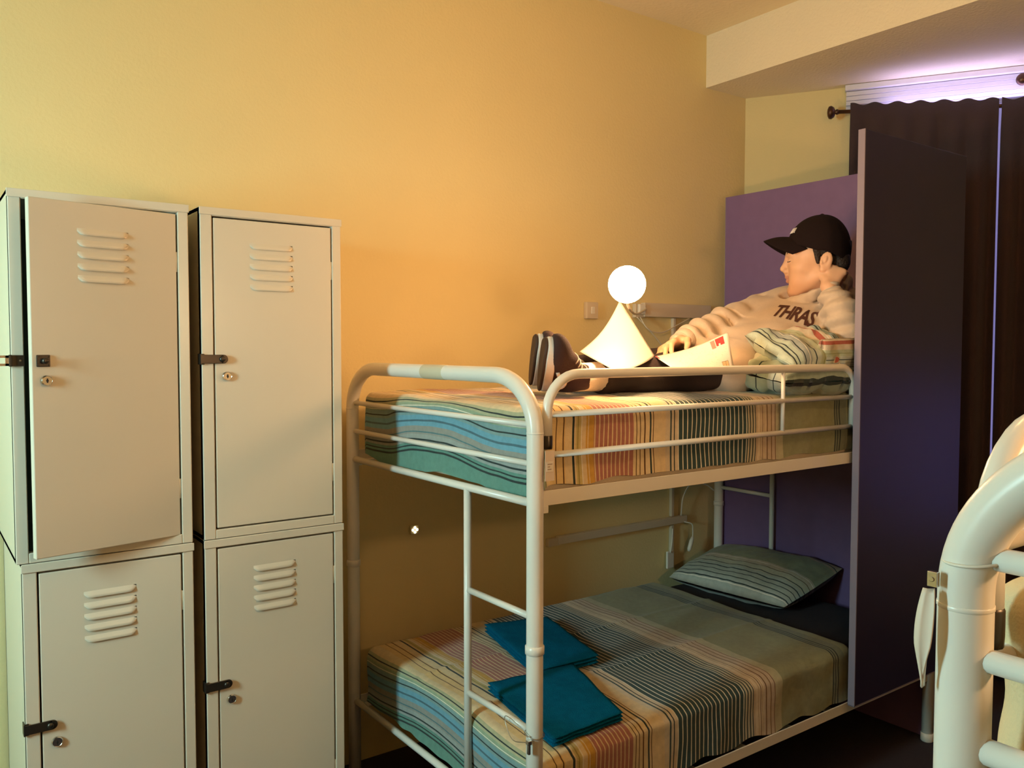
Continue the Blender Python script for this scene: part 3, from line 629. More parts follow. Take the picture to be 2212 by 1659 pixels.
# ---------------------------------------------------------------- paper
pm, nt, pb = new_mat('printed_paper'); N = nt.nodes; Lk = nt.links
pb.inputs['Roughness'].default_value = .7
uvn = N.new('ShaderNodeAttribute'); uvn.attribute_name = 'pu'; uvv = N.new('ShaderNodeAttribute'); uvv.attribute_name = 'pv'
def mth(op, a, b_):
    x = N.new('ShaderNodeMath'); x.operation = op
    for i, q in enumerate((a, b_)):
        if isinstance(q, (int, float)): x.inputs[i].default_value = q
        else: Lk.new(q, x.inputs[i])
    return x.outputs[0]
def inr(s, a, b_): return mth('MULTIPLY', mth('GREATER_THAN', s, a), mth('LESS_THAN', s, b_))
PU, PV = uvn.outputs['Fac'], uvv.outputs['Fac']
cur = None
def lay(mask, col):
    global cur
    x = N.new('ShaderNodeMix'); x.data_type = 'RGBA'; Lk.new(mask, x.inputs[0])
    if cur is None: x.inputs[6].default_value = (.80, .75, .68, 1)
    else: Lk.new(cur, x.inputs[6])
    x.inputs[7].default_value = (*col, 1); cur = x.outputs[2]
def rect(a, b_, c, d, col): lay(mth('MULTIPLY', inr(PU, a, b_), inr(PV, c, d)), col)
nz = N.new('ShaderNodeTexNoise'); nz.inputs['Scale'].default_value = 45; nz.inputs['Detail'].default_value = 2
lay(mth('MULTIPLY', mth('GREATER_THAN', nz.outputs['Fac'], .64), inr(PU, .2, .97)), (.66, .62, .52))
rect(.74, .80, .70, .95, (.72, .25, .20)); rect(.81, .93, .74, .96, (.75, .05, .05)); rect(.845, .87, .74, .80, (.8, .7, .65))
rect(.815, .925, .02, .27, (.12, .09, .05)); rect(.82, .875, .03, .26, (.70, .50, .28)); rect(.88, .92, .03, .26, (.74, .55, .3))
rect(-.09, .03, .82, 1.0, (.75, .12, .12)); rect(-.04, -.02, .84, .95, (.1, .05, .1)); rect(-.01, .012, .84, .93, (.1, .05, .1))
Lk.new(cur, pb.inputs['Base Color'])
tr = N.new('ShaderNodeBsdfTranslucent'); Lk.new(cur, tr.inputs['Color']); ms = N.new('ShaderNodeMixShader'); ms.inputs[0].default_value = .3
Lk.new(pb.outputs[0], ms.inputs[1]); Lk.new(tr.outputs[0], ms.inputs[2]); Lk.new(ms.outputs[0], N['Material Output'].inputs['Surface'])
def sheet(A, B_, C_, D_, bulge, n=24):
    """A,B top edge left->right, D,C bottom edge; returns verts, uv"""
    A, B_, C_, D_ = [V(*p) for p in (A, B_, C_, D_)]; nn = unit(np.cross(B_-A, D_-A)); vs = []; uv = []
    for i in range(n+1):
        for j in range(n+1):
            u, w = i/n, j/n
            p = A*(1-u)*(1-w)+B_*u*(1-w)+C_*u*w+D_*(1-u)*w+nn*bulge*math.sin(PI*u)*(1-.5*w)
            vs.append(p); uv.append((u, 1-w))
    return vs, uv, [(i*(n+1)+j, (i+1)*(n+1)+j, (i+1)*(n+1)+j+1, i*(n+1)+j+1) for i in range(n) for j in range(n)]
mp = thing('paper_map', 'unfolded paper map in the reader\'s hand, left page blazing white under the lamp', 'map', (.70, .22, 1.39))
def page(name, *a):
    vs, uv, F = sheet(*a); o = mesh_obj(name, vs, F, pm, mp, True); set_attr(o, 'pu', [q[0] for q in uv]); set_attr(o, 'pv', [q[1] for q in uv])
    m = o.modifiers.new('s', 'SOLIDIFY'); m.thickness = .0008; return o
page('right_page', (.704, .300, 1.4375), (.847, .130, 1.513), (.776, .045, 1.400), (.530, .040, 1.399), .010)
pl_ = page('left_page', (.463, .380, 1.452), (.666, .420, 1.616), (.706, .300, 1.437), (.436, .190, 1.397), .02)
at = pl_.data.attributes['pu']; at.data.foreach_set('value', np.full(len(pl_.data.vertices), .1, np.float32))

# ---------------------------------------------------------------- signed distance modelling for the person
class Field:
    def __init__(s, lo, hi, h):
        s.lo = np.array(lo, float); s.h = h; s.n = np.ceil((np.array(hi)-s.lo)/h).astype(int)+1
        s.f = np.full(s.n, 1.0, np.float32)
    def block(s, lo, hi):
        a = np.clip(np.floor((np.array(lo)-s.lo)/s.h).astype(int), 0, s.n); b = np.clip(np.ceil((np.array(hi)-s.lo)/s.h).astype(int)+1, 0, s.n)
        sl = tuple(slice(i, j) for i, j in zip(a, b))
        ax = [(s.lo[k]+s.h*np.arange(a[k], b[k])).astype(np.float32) for k in range(3)]
        return sl, ax[0][:,None,None], ax[1][None,:,None], ax[2][None,None,:]
    def comb(s, sl, d, k, sub=False):
        f = s.f[sl]
        if f.size == 0: return
        if sub:
            d = -d; h = np.maximum(k-np.abs(f-d), 0)/k; s.f[sl] = np.maximum(f, d)+h*h*k/4
        else:
            h = np.maximum(k-np.abs(f-d), 0)/k; s.f[sl] = np.minimum(f, d)-h*h*k/4
    def cone(s, a, b, ra, rb, k=.01, sub=False, flat=None):
        a = np.array(a, float); b = np.array(b, float); m = max(ra, rb)+k+.02
        sl, X, Y, Z = s.block(np.minimum(a, b)-m, np.maximum(a, b)+m)
        d = b-a; L2 = max(d@d, 1e-9)
        t = np.clip(((X-a[0])*d[0]+(Y-a[1])*d[1]+(Z-a[2])*d[2])/L2, 0, 1)
        dist = np.sqrt((X-a[0]-t*d[0])**2+(Y-a[1]-t*d[1])**2+(Z-a[2]-t*d[2])**2)-(ra+(rb-ra)*t)
        s.comb(sl, dist, k, sub)
    def ell(s, c, r, k=.01, Rm=None, sub=False):
        c = np.array(c, float); r = np.array(r, float); m = r.max()+k+.02
        sl, X, Y, Z = s.block(c-m, c+m); x, y, z = X-c[0], Y-c[1], Z-c[2]
        if Rm is not None:
            x, y, z = [x*Rm[i][0]+y*Rm[i][1]+z*Rm[i][2] for i in range(3)]
        k0 = np.sqrt((x/r[0])**2+(y/r[1])**2+(z/r[2])**2); k1 = np.sqrt((x/r[0]**2)**2+(y/r[1]**2)**2+(z/r[2]**2)**2)+1e-6
        s.comb(sl, k0*(k0-1)/k1, k, sub)
    def chain(s, pts, rs, k=.01):
        for i in range(len(pts)-1): s.cone(pts[i], pts[i+1], rs[i], rs[i+1], k)
    def mesh(s):
        f = s.f; inn = f < 0; nx, ny, nz = f.shape
        c = [inn[i:nx-1+i, j:ny-1+j, k:nz-1+k] for i in (0,1) for j in (0,1) for k in (0,1)]
        anyv = c[0].copy(); allv = c[0].copy()
        for q in c[1:]: anyv |= q; allv &= q
        mix = anyv & ~allv; I = np.argwhere(mix); ids = np.full(mix.shape, -1, np.int64); ids[mix] = np.arange(len(I))
        acc = np.zeros((len(I), 3)); cnt = np.zeros(len(I))
        cr = [(i, j, k) for i in (0,1) for j in (0,1) for k in (0,1)]
        val = {q: f[I[:,0]+q[0], I[:,1]+q[1], I[:,2]+q[2]].astype(float) for q in cr}
        for q in cr:
            for ax in range(3):
                if q[ax] == 0:
                    p = list(q); p[ax] = 1; p = tuple(p); va, vb = val[q], val[p]; w = (va < 0) != (vb < 0)
                    t = np.where(w, va/np.where(w, va-vb, 1), 0)
                    P = np.tile(np.array(q, float), (len(I), 1)); P[:,ax] = t; acc[w] += P[w]; cnt[w] += 1
        Vv = (I+acc/cnt[:,None])*s.h+s.lo; F = []
        for ax in range(3):
            a1, a2 = (ax+1) % 3, (ax+2) % 3
            lo = [slice(None)]*3; hi = [slice(None)]*3; lo[ax] = slice(0, -1); hi[ax] = slice(1, None)
            df = inn[tuple(lo)] != inn[tuple(hi)]; E = np.argwhere(df); st = inn[tuple(lo)][df]
            ok = (E[:,a1] >= 1) & (E[:,a2] >= 1) & (E[:,a1] < f.shape[a1]-1) & (E[:,a2] < f.shape[a2]-1); E = E[ok]; st = st[ok]
            def cell(o1, o2):
                G = E.copy(); G[:,a1] += o1; G[:,a2] += o2; return ids[G[:,0], G[:,1], G[:,2]]
            q = np.stack([cell(-1,-1), cell(0,-1), cell(0,0), cell(-1,0)], 1)
            q[~st] = q[~st][:, ::-1]; F.append(q)
        return Vv, np.concatenate(F)
def relax(Vv, F, it=2, lam=.5):
    n = len(Vv); e = np.concatenate([F[:, [0,1]], F[:, [1,2]], F[:, [2,3]], F[:, [3,0]]]); e = np.concatenate([e, e[:, ::-1]])
    for k in range(it):
        for lm in (lam, -lam*1.04):
            acc = np.zeros((n, 3)); c = np.bincount(e[:,0], minlength=n).clip(1)
            for d in range(3): acc[:,d] = np.bincount(e[:,0], weights=Vv[e[:,1], d], minlength=n)
            Vv = Vv+lm*(acc/c[:,None]-Vv)
    return Vv

# head frame
HS = 1.13
H0 = V(1.466, .24, 1.777); HF = unit(V(-.5606, .828, 0)); HL = unit(V(-.828, -.5606, 0)); HU = V(0, 0, 1)
HR = np.stack([HF, HL, HU])                                    # rows: local axes
def hp(x, y, z): return H0+HS*(HF*x+HL*y+HU*z)
def rotl(a, ax):                                               # local rotation then world rows
    c, s = math.cos(a), math.sin(a)
    Rr = {'y': np.array([[c,0,-s],[0,1,0],[s,0,c]]), 'z': np.array([[c,s,0],[-s,c,0],[0,0,1]]), 'x': np.array([[1,0,0],[0,c,s],[0,-s,c]])}[ax]
    return Rr@HR
B = Field((.20, -.06, 1.30), (1.74, .60, 1.95), .0032)
def hell(x, y, z, rx, ry, rz, k=.01, sub=False, Rm=None): B.ell(hp(x, y, z), np.array((rx, ry, rz))*HS, k*HS, HR if Rm is None else Rm, sub)
def hcone(a, b, ra, rb, k=.008, sub=False): B.cone(hp(*a), hp(*b), ra*HS, rb*HS, k*HS, sub)
# skull and face
hell(-.006, 0, .048, .092, .074, .088)
hell(.030, 0, .010, .058, .064, .075, .03)
hell(.034, 0, -.040, .050, .054, .060, .03)
hcone((.066, .012, -.092), (.066, -.012, -.092), .017, .017, .025)
for s in (1, -1):
    hcone((-.012, s*.058, -.045), (.058, s*.020, -.092), .016, .015, .03)     # jaw line
    hell(.046, s*.040, -.022, .032, .026, .026, .02)                           # cheekbone
    hell(.055, s*.030, -.062, .026, .022, .026, .02)
    hcone((.084, s*.012, .020), (.072, s*.046, .020), .011, .010, .014)        # brow
    hell(.094, s*.031, .001, .013, .017, .010, .012, sub=True)                 # eye socket
    hell(.0765, s*.031, -.001, .0125, .015, .0115, .004)                       # lids
    hell(.093, s*.011, -.031, .010, .0075, .0075, .006)                        # nostril wing
    Re = rotl(-.25, 'y')
    ec = (-.026, s*.079, -.008)
    hell(*ec, .0185, .0065, .0290, .006, Rm=rotl(-.2, 'y'))                    # ear
    hell(-.023, s*.0875, -.007, .0115, .0060, .0175, .004, sub=True, Rm=rotl(-.2, 'y'))
    hell(-.012, s*.0815, -.012, .0045, .0055, .0065, .004)                     # tragus
    hell(-.024, s*.0835, -.003, .0055, .0040, .0110, .003, Rm=rotl(-.3, 'y'))  # antihelix
    hell(-.016, s*.079, -.034, .0085, .0060, .0085, .006)                      # lobe
hcone((.088, 0, .012), (.103, 0, -.020), .0075, .0090, .012)                    # nose bridge and tip
hell(.1035, 0, -.0225, .0085, .0090, .0080, .006)
hcone((.090, 0, -.036), (.087, 0, -.046), .009, .010, .010)                    # philtrum
for s in (1, -1):
    hcone((.0905, 0, -.0505), (.0735, s*.0225, -.0540), .0062, .0030, .004); hcone((.0875, 0, -.0610), (.0730, s*.0205, -.0570), .0066, .0030, .004)
if 0: hell(.0865, 0, -.0505, .0110, .0215, .0062, .005)                               # upper lip
if 0: hell(.0835, 0, -.0605, .0105, .0185, .0068, .005)                               # lower lip
for s in (1, -1): hcone((.0965, 0, -.0557), (.0770, s*.0270, -.0555), .0016, .0012, .003, sub=True)
hell(.075, 0, -.095, .013, .020, .015, .014)                                    # chin
# neck and trunk (under the clothes)
NB = V(1.515, .305, 1.625)
B.cone(hp(-.030, 0, -.055), NB, .056, .060, .03)
PEL = V(1.09, .32, 1.405); SR = V(1.485, .45, 1.600); SL = V(1.545, .20, 1.585)
B.cone(PEL, V(1.46, .33, 1.545), .080, .088, .04); B.cone(SR, SL, .055, .055, .05)
ER, WR = V(1.160, .41, 1.545), V(.880, .355, 1.482)
EL, WL = V(1.415, .075, 1.500), hp(-.034, .088, -.090)
B.chain([SR, ER, WR], [.046, .036, .026], .02); B.chain([SL, EL, WL], [.046, .036, .026], .02)
KL, AL = V(.70, .335, 1.380), V(.370, .315, 1.376); KR, AR = V(.71, .500, 1.388), V(.415, .425, 1.385)
B.chain([PEL+V(0, -.08, 0), KL, AL], [.075, .05, .034], .03); B.chain([PEL+V(0, .08, 0), KR, AR], [.075, .05, .034], .03)
def hand(w, fwd, palm, lat, curls, thumb, sc=1.05):
    """fwd: wrist->fingers, palm: palm normal, lat: towards the thumb"""
    fwd = unit(fwd); lat = unit(np.array(lat)-fwd*(np.array(lat)@fwd)); palm = np.cross(fwd, lat)*(1 if np.cross(fwd, lat)@np.array(palm) > 0 else -1)
    k0 = w+fwd*.018*sc
    for i, o in enumerate((.026, .009, -.009, -.025)):
        B.cone(w+lat*o*.5*sc, w+fwd*.080*sc+lat*o*sc, .015*sc, .0115*sc, .012)
    for i, (o, L) in enumerate(((.029, .072), (.0095, .082), (-.0105, .076), (-.0290, .060))):
        p = w+fwd*(.082-.004*abs(i-1))*sc+lat*o*sc; a = 0; r = .0092*sc
        for j, fr in enumerate((.44, .32, .24)):
            a += curls[i]*(1, 1.15, .8)[j]; d = fwd*math.cos(a)+palm*math.sin(a)+lat*(.05*(1.2-i))*(1 if j == 0 else .5); d = unit(d)
            q = p+d*L*fr*sc; B.cone(p, q, r, r*.9, .0035); p = q; r *= .9
    p = w+fwd*.022*sc+lat*.022*sc; d1 = unit(fwd*.55+lat*.75+palm*thumb[0]); q = p+d1*.038*sc; B.cone(p, q, .0145*sc, .0115*sc, .010)
    d2 = unit(fwd*.85+lat*.25+palm*thumb[1]); r_ = q+d2*.030*sc; B.cone(q, r_, .0108*sc, .0095*sc, .004)
    d3 = unit(fwd*.95+lat*.0+palm*thumb[2]); B.cone(r_, r_+d3*.022*sc, .0095*sc, .0078*sc, .003)
hand(WR+V(-.005, -.002, -.002), (-.95, -.24, -.12), (.1, -.45, -.85), (.05, -.85, .45), (.32, .36, .42, .5), (.35, .5, .6))
hand(WL, hp(-.066, .058, -.018)-WL, -HL, HF*1.0+HU*.2, (.75, .8, .85, .9), (.35, .5, .6), .92)
bv, bf = B.mesh(); bv = relax(bv, bf, 2)
loc = (bv-H0)@HR.T/HS
cen = loc[bf].mean(1)
mi = np.zeros(len(bf), np.int32)
lipm = (cen[:,0] > .070) & (((cen[:,2]+.0552)/.0125)**2+(cen[:,1]/.0245)**2 < 1)
mi[lipm] = 1
person = mesh_obj('person', bv, bf, [M['skin'], M['lip']], None, True, mi=mi)
tag(person, 'person in dark cap and beige hoodie reclining on the top bunk, holding a map', 'person')

def child(name, f, mats, it=2, mi_fn=None):
    v, q = f.mesh(); v = relax(v, q, it)
    return mesh_obj(name, v, q, mats, person, True, mi=mi_fn(v[q].mean(1)) if mi_fn else None)
# eyebrow / lashes
for s in (1, -1):
    b = MB(); b.tube([hp(.0885, s*.021, -.0005), hp(.0890, s*.031, -.0030), hp(.0835, s*.042, -.0035), hp(.079, s*.047, -.002)], [.0012, .0020, .0019, .0008], 8); b.build('eyelash', M['hair'], person, smooth=True)
    b = MB(); b.tube([hp(.0925, s*.016, .020), hp(.0895, s*.030, .0245), hp(.0790, s*.047, .022)], [.002, .0028, .0012], 8); b.build('eyebrow', M['hair'], person, smooth=True)
# hair
Fh = Field(H0-.16, H0+.17, .0032)
Fh.ell(hp(-.008, 0, .046), np.array((.094, .0765, .090))*HS, .01, HR)
Fh.cone(hp(-.068, .030, -.012), hp(-.068, -.030, -.012), .028*HS, .028*HS, .03)
cx = Fh
def cutplane(Fd, p, n):
    sl, X, Y, Z = Fd.block(Fd.lo, Fd.lo+Fd.h*Fd.n); n = unit(n)
    Fd.f[sl] = np.maximum(Fd.f[sl], (X-p[0])*n[0]+(Y-p[1])*n[1]+(Z-p[2])*n[2])
cutplane(Fh, hp(0, 0, .060), HU)                    # under the cap only
cutplane(Fh, hp(.010, 0, .0), HF*1+HU*.15)
cutplane(Fh, hp(-.03, 0, -.012), HF*.75-HU*.7)
for s in (1, -1): Fh.cone(hp(.004, s*.068, .03), hp(-.002, s*.067, -.010), .012*HS, .006*HS, .006)
child('hair', Fh, M['hair'])
# cap: crown
nA, nR = 64, 22; vs = []
for j in range(nR+1):
    for i in range(nA):
        th = 2*PI*i/nA; ct, st = math.cos(th), math.sin(th)
        front = max(0, ct); back = max(0, -ct)
        rim = .026+.030*front**1.2*(1 if front > .35 else front/.35)-.040*back**1.3
        zt = .145; t = j/nR
        z0 = .030; cc = zt-z0
        if t < .7:
            a = PI/2*(1-t/.7); z = max(z0+cc*math.sin(a), rim); rad = math.sqrt(max(0, 1-((z-z0)/cc)**2)) if z > z0 else 1
            if z <= rim+1e-6 and z > z0: rad = math.sqrt(max(0, 1-((rim-z0)/cc)**2))
        else:
            q = (t-.7)/.3; z = z0+(rim-z0)*q if rim < z0 else rim; rad = math.sqrt(max(0, 1-((max(rim, z0)-z0)/cc)**2)) if rim > z0 else 1-.06*q
        rad = max(rad, .002)**.93; seam = 1-.012*max(0, math.cos(3*th))**30
        vs.append(hp(-.012+(.108 if ct > 0 else .088)*ct*rad*seam, .0885*st*rad*seam, z))
fs = [(j*nA+i, j*nA+(i+1) % nA, (j+1)*nA+(i+1) % nA, (j+1)*nA+i) for j in range(nR) for i in range(nA)]
cap = mesh_obj('cap', vs, fs, M['cap'], person, True); cap['label'] = 'dark baseball cap'
m = cap.modifiers.new('s', 'SOLIDIFY'); m.thickness = .002; m.offset = 0
vs = []; nU, nW = 28, 10
for j in range(nW+1):
    for i in range(nU+1):
        u = 2*i/nU-1; w = j/nW; a = math.radians(66)*u
        zr = .079-.047*u*u; rr = math.sqrt(max(0, 1-((max(zr, .03)-.03)/.115)**2))**.93
        root = V(-.012+.103*math.cos(a)*rr, .0845*math.sin(a)*rr, zr); out = V(.166-.072*u*u-.02*u**6, .080*u, .070-.053*u*u)
        p = root*(1-w)+out*w; p[2] += .006*math.sin(PI*w)*(1-u*u); vs.append(hp(*p))
fs = [(j*(nU+1)+i, j*(nU+1)+i+1, (j+1)*(nU+1)+i+1, (j+1)*(nU+1)+i) for j in range(nW) for i in range(nU)]
bill = mesh_obj('bill', vs, fs, M['cap'], cap, True); m = bill.modifiers.new('s', 'SOLIDIFY'); m.thickness = .0035
b = MB(); b.lathe(hp(-.012, 0, .1445), (0, 0, 1), [(.008, 0), (.007, .003), (.003, .005)], 14); b.build('button', M['cap'], cap, smooth=True)
# small embroidered wordmark on the front (short stitched strokes)
b = MB(); dg = bpy.context.evaluated_depsgraph_get()
cb = BVHTree.FromPolygons([Vector(p) for p in [hp(0,0,0)*0+v for v in np.array([ (cap.matrix_world if False else Matrix.Identity(4)) @ Vector(x.co) for x in cap.data.vertices])]], [tuple(p.vertices) for p in cap.data.polygons])
for k in range(6):
    a = math.radians(9+k*4.3)
    z = .096+.0022*(k % 2); rr = math.sqrt(max(0, 1-((z-.03)/.115)**2))**.93
    def sp(aa, zz, off=.0030):
        r2 = math.sqrt(max(0, 1-((zz-.03)/.115)**2))**.93
        return hp(-.012+(.108*r2+off)*math.cos(aa), (.0885*r2+off)*math.sin(aa), zz)
    b.tube([sp(a, .088), sp(a+.004, .104)], .0012, 6)
    if k % 2 == 0: b.tube([sp(a, .104), sp(a+.05, .103)], .0011, 6); b.tube([sp(a, .096), sp(a+.05, .096)], .0011, 6)
    else: b.tube([sp(a, .088), sp(a+.05, .0885)], .0011, 6)
b.build('embroidery', M['thread'], cap, smooth=True)['label'] = 'small white embroidered mark'

# hoodie
Hd = Field((.84, -.06, 1.30), (1.80, .66, 1.86), .004)
CH = V(1.455, .325, 1.545)
Hd.cone(PEL+V(-.03, .045, .0), V(1.43, .40, 1.55), .098, .110, .03); Hd.cone(PEL+V(-.03, -.045, .0), V(1.48, .25, 1.535), .098, .110, .03)
Hd.cone(PEL+V(-.03, 0, 0), V(1.455, .325, 1.545), .10, .118, .03); Hd.cone(SR, SL, .077, .074, .05)
Hd.cone(SR+V(-.02, 0, 0), V(1.50, .32, 1.645), .060, .065, .05); Hd.cone(SL, V(1.52, .28, 1.64), .060, .065, .05)
Hd.chain([SR, V(1.33, .432, 1.580), ER, V(1.03, .386, 1.513), V(.905, .360, 1.488)], [.076, .066, .058, .050, .042], .02)
Hd.chain([SL, V(1.47, .13, 1.54), EL+V(.0, .0, .0)], [.074, .072, .066], .03)
Hd.chain([EL, V(1.400, .095, 1.585), WL-unit(WL-EL)*.034], [.066, .060, .043], .025)
Hd.chain([V(1.00, .23, 1.395), V(.985, .32, 1.40), V(1.00, .42, 1.395)], [.085, .09, .085], .03)            # hem pouch
# hood bunched round the neck
c0 = V(1.515, .30, 1.655); c1 = V(1.484, .285, 1.645)
ring = [c1+HF*.090*math.cos(a)+HL*.082*math.sin(a)+HU*(-.030*math.cos(a)) for a in np.linspace(0, 2*PI, 19)]
for i in range(18): Hd.cone(ring[i], ring[i+1], .0265, .0265, .006)
Hd.chain([c0+V(.10, -.06, .00), c0+V(.13, .0, .03), c0+V(.10, .09, .01)], [.040, .050, .040], .03)
Hd.chain([c0+V(.05, -.10, .03), c0+V(.10, -.075, .055), c0+V(.13, -.02, .06)], [.020, .026, .022], .012)
Hd.chain([c0+V(.07, -.11, -.02), c0+V(.13, -.08, .0)], [.030, .034], .012)
# neck opening
Hd.cone(V(1.488, .275, 1.665), hp(-.018, 0, -.04), .050, .070, .008, sub=True); Hd.cone(hp(.02, 0, -.085), hp(.085, 0, -.100), .050, .036, .008, sub=True)
b = MB(); ax_ = unit(hp(-.030, 0, -.055)-NB)
b.lathe(NB+ax_*.035, ax_, [(.062, 0), (.064, .02), (.0635, .040), (.060, .048), (.056, .046)], 30); b.build('undershirt', M['denim'], person, smooth=True)['label'] = 'black undershirt collar'  # dark ring round the neck, inside the hoodie collar
# wrinkles: sleeve folds + cloth noise
sl, X, Y, Z = Hd.block(Hd.lo, Hd.lo+Hd.h*Hd.n)
def segw(a, b_, rad):
    d = b_-a; t = ((X-a[0])*d[0]+(Y-a[1])*d[1]+(Z-a[2])*d[2])/(d@d); tc = np.clip(t, 0, 1)
    ds = np.sqrt((X-a[0]-tc*d[0])**2+(Y-a[1]-tc*d[1])**2+(Z-a[2]-tc*d[2])**2); return t, np.clip(1-ds/rad, 0, 1)*((t > -.1) & (t < 1.1))
t, w = segw(SR, ER, .14); Hd.f += (.0115*w*np.sin(t*17+9*Z*3+Y*12)).astype(np.float32)
t, w = segw(ER, WR, .12); Hd.f += (.0120*w*np.sin(t*23+Y*20-Z*14)).astype(np.float32)
t, w = segw(SL, EL, .13); Hd.f += (.0120*w*np.sin(t*24+X*14+Z*20)).astype(np.float32)
t, w = segw(EL, WL, .12); Hd.f += (.0125*w*np.sin(t*25+X*22-Y*16)).astype(np.float32)
t, w = segw(PEL, CH, .22); Hd.f += (.0055*w*np.sin(t*16+Y*26+1.0)*np.sin(Y*17+X*9)).astype(np.float32)
Hd.f += (.0034*np.sin(X*37+Z*21)*np.sin(Y*41-Z*29+X*8)).astype(np.float32)
for (A_, B_, rad, dep) in (((1.41, .44, 1.655), (1.36, .40, 1.555), .018, .016), ((1.45, .40, 1.66), (1.40, .375, 1.60), .014, .010), ((1.33, .425, 1.60), (1.27, .36, 1.53), .020, .014),
        ((1.22, .36, 1.52), (1.14, .33, 1.47), .022, .007), ((1.40, .03, 1.55), (1.44, .02, 1.50), .014, .014), ((1.43, .035, 1.60), (1.40, .02, 1.55), .012, .010), ((1.38, .02, 1.52), (1.43, .03, 1.46), .012, .010), ((1.40, .30, 1.60), (1.37, .31, 1.50), .012, .007)):
    a_, d_ = V(*A_), V(*B_)-V(*A_); t = np.clip(((X-a_[0])*d_[0]+(Y-a_[1])*d_[1]+(Z-a_[2])*d_[2])/(d_@d_), 0, 1)
    ds = np.sqrt((X-a_[0]-t*d_[0])**2+(Y-a_[1]-t*d_[1])**2+(Z-a_[2]-t*d_[2])**2)
    Hd.f += (dep*np.exp(-(ds/rad)**2)).astype(np.float32)
hd = child('hoodie', Hd, M['hoodie'], 3); hd['label'] = 'beige hoodie with dark lettering'
# cuffs
for P0, dd in ((V(.905, .360, 1.488), unit(WR-ER)), (WL-unit(WL-EL)*.034, unit(WL-EL))):
    b = MB(); b.tube([P0-dd*.012, P0-dd*.004, P0+dd*.010, P0+dd*.022, P0+dd*.024, P0+dd*.018], [.040, .0435, .0395, .036, .034, .028], 24); b.build('cuff', M['hoodie'], hd, smooth=True)
# drawstring pair at the collar
# lettering projected on the chest
hv = [Vector(v.co)+root_loc(person) for v in hd.data.vertices]
hb_ = BVHTree.FromPolygons(hv, [tuple(p.vertices) for p in hd.data.polygons])
cv = bpy.data.curves.new('lettering', 'FONT'); cv.body = 'THRAS'; cv.size = 1; cv.offset = .030; cv.shear = .18; cv.space_character = .92; cv.resolution_u = 3
to = bpy.data.objects.new('tmp', cv); COL.objects.link(to); dg = bpy.context.evaluated_depsgraph_get(); tm = bpy.data.meshes.new_from_object(to.evaluated_get(dg)); bpy.data.objects.remove(to)
bm = bmesh.new(); bm.from_mesh(tm); bmesh.ops.triangulate(bm, faces=bm.faces)
bmesh.ops.subdivide_edges(bm, edges=[e for e in bm.edges if e.calc_length() > .12], cuts=3, use_grid_fill=True); bmesh.ops.triangulate(bm, faces=bm.faces)
tu = unit(V(.42, -.86, -.22)); tv0 = V(.42, .02, .82); tv = unit(tv0-tu*(tv0@tu)); tn = np.cross(tu, tv)
if tn@V(-.9, -.4, .2) < 0: tn = -tn
camC = Vector((-1.208, -1.57, 1.466))
_r = V(*(0, 0, 0)); _d = unit(V(1.322, .33, 1.582)-V(*camC)); TXT0 = np.array(hb_.ray_cast(camC, Vector(_d))[0]); tn = unit(tn)
vs = []
for v in bm.verts:
    p = TXT0+tu*v.co.x*.0480+tv*v.co.y*.105+tn*.05
    hit = hb_.ray_cast(Vector(p), Vector(-tn))
    q = np.array(hit[0]) if hit[0] is not None else p-tn*.05
    if (q-TXT0)@tn > .014: q = q-tn*((q-TXT0)@tn-.014)
    vs.append(q+tn*.0022)
tf = [tuple(v.index for v in f.verts) for f in bm.faces]; bm.free(); bpy.data.meshes.remove(tm)
tx = mesh_obj('lettering', vs, tf, M['print'], hd); tx['label'] = 'dark brown slanted lettering, partly behind the arm'
# trousers
Tr = Field((.38, .08, 1.30), (1.26, .60, 1.56), .0045)
for K_, A_, sy in ((KL, AL, -.075), (KR, AR, .075)):
    Tr.chain([PEL+V(0, sy, .0), K_, A_+(K_-A_)*.42], [.084, .059, .053], .03)
Tr.ell(PEL, (.12, .14, .080), .03)
sl, X, Y, Z = Tr.block(Tr.lo, Tr.lo+Tr.h*Tr.n)
Tr.f += (.0045*np.sin(X*46+Z*30+np.sin(Y*25))*np.sin(Y*31+X*13)).astype(np.float32)
child('trousers', Tr, M['denim'], 3)['label'] = 'black trousers'
for A_, K_ in ((AL, KL), (AR, KR)):
    d = unit(K_-A_); b = MB(); b.tube([A_-d*.03, A_+d*.0, A_+d*.06, A_+d*.17], [.041, .041, .043, .047], 18); b.build('sock', M['sock'], person, smooth=True)
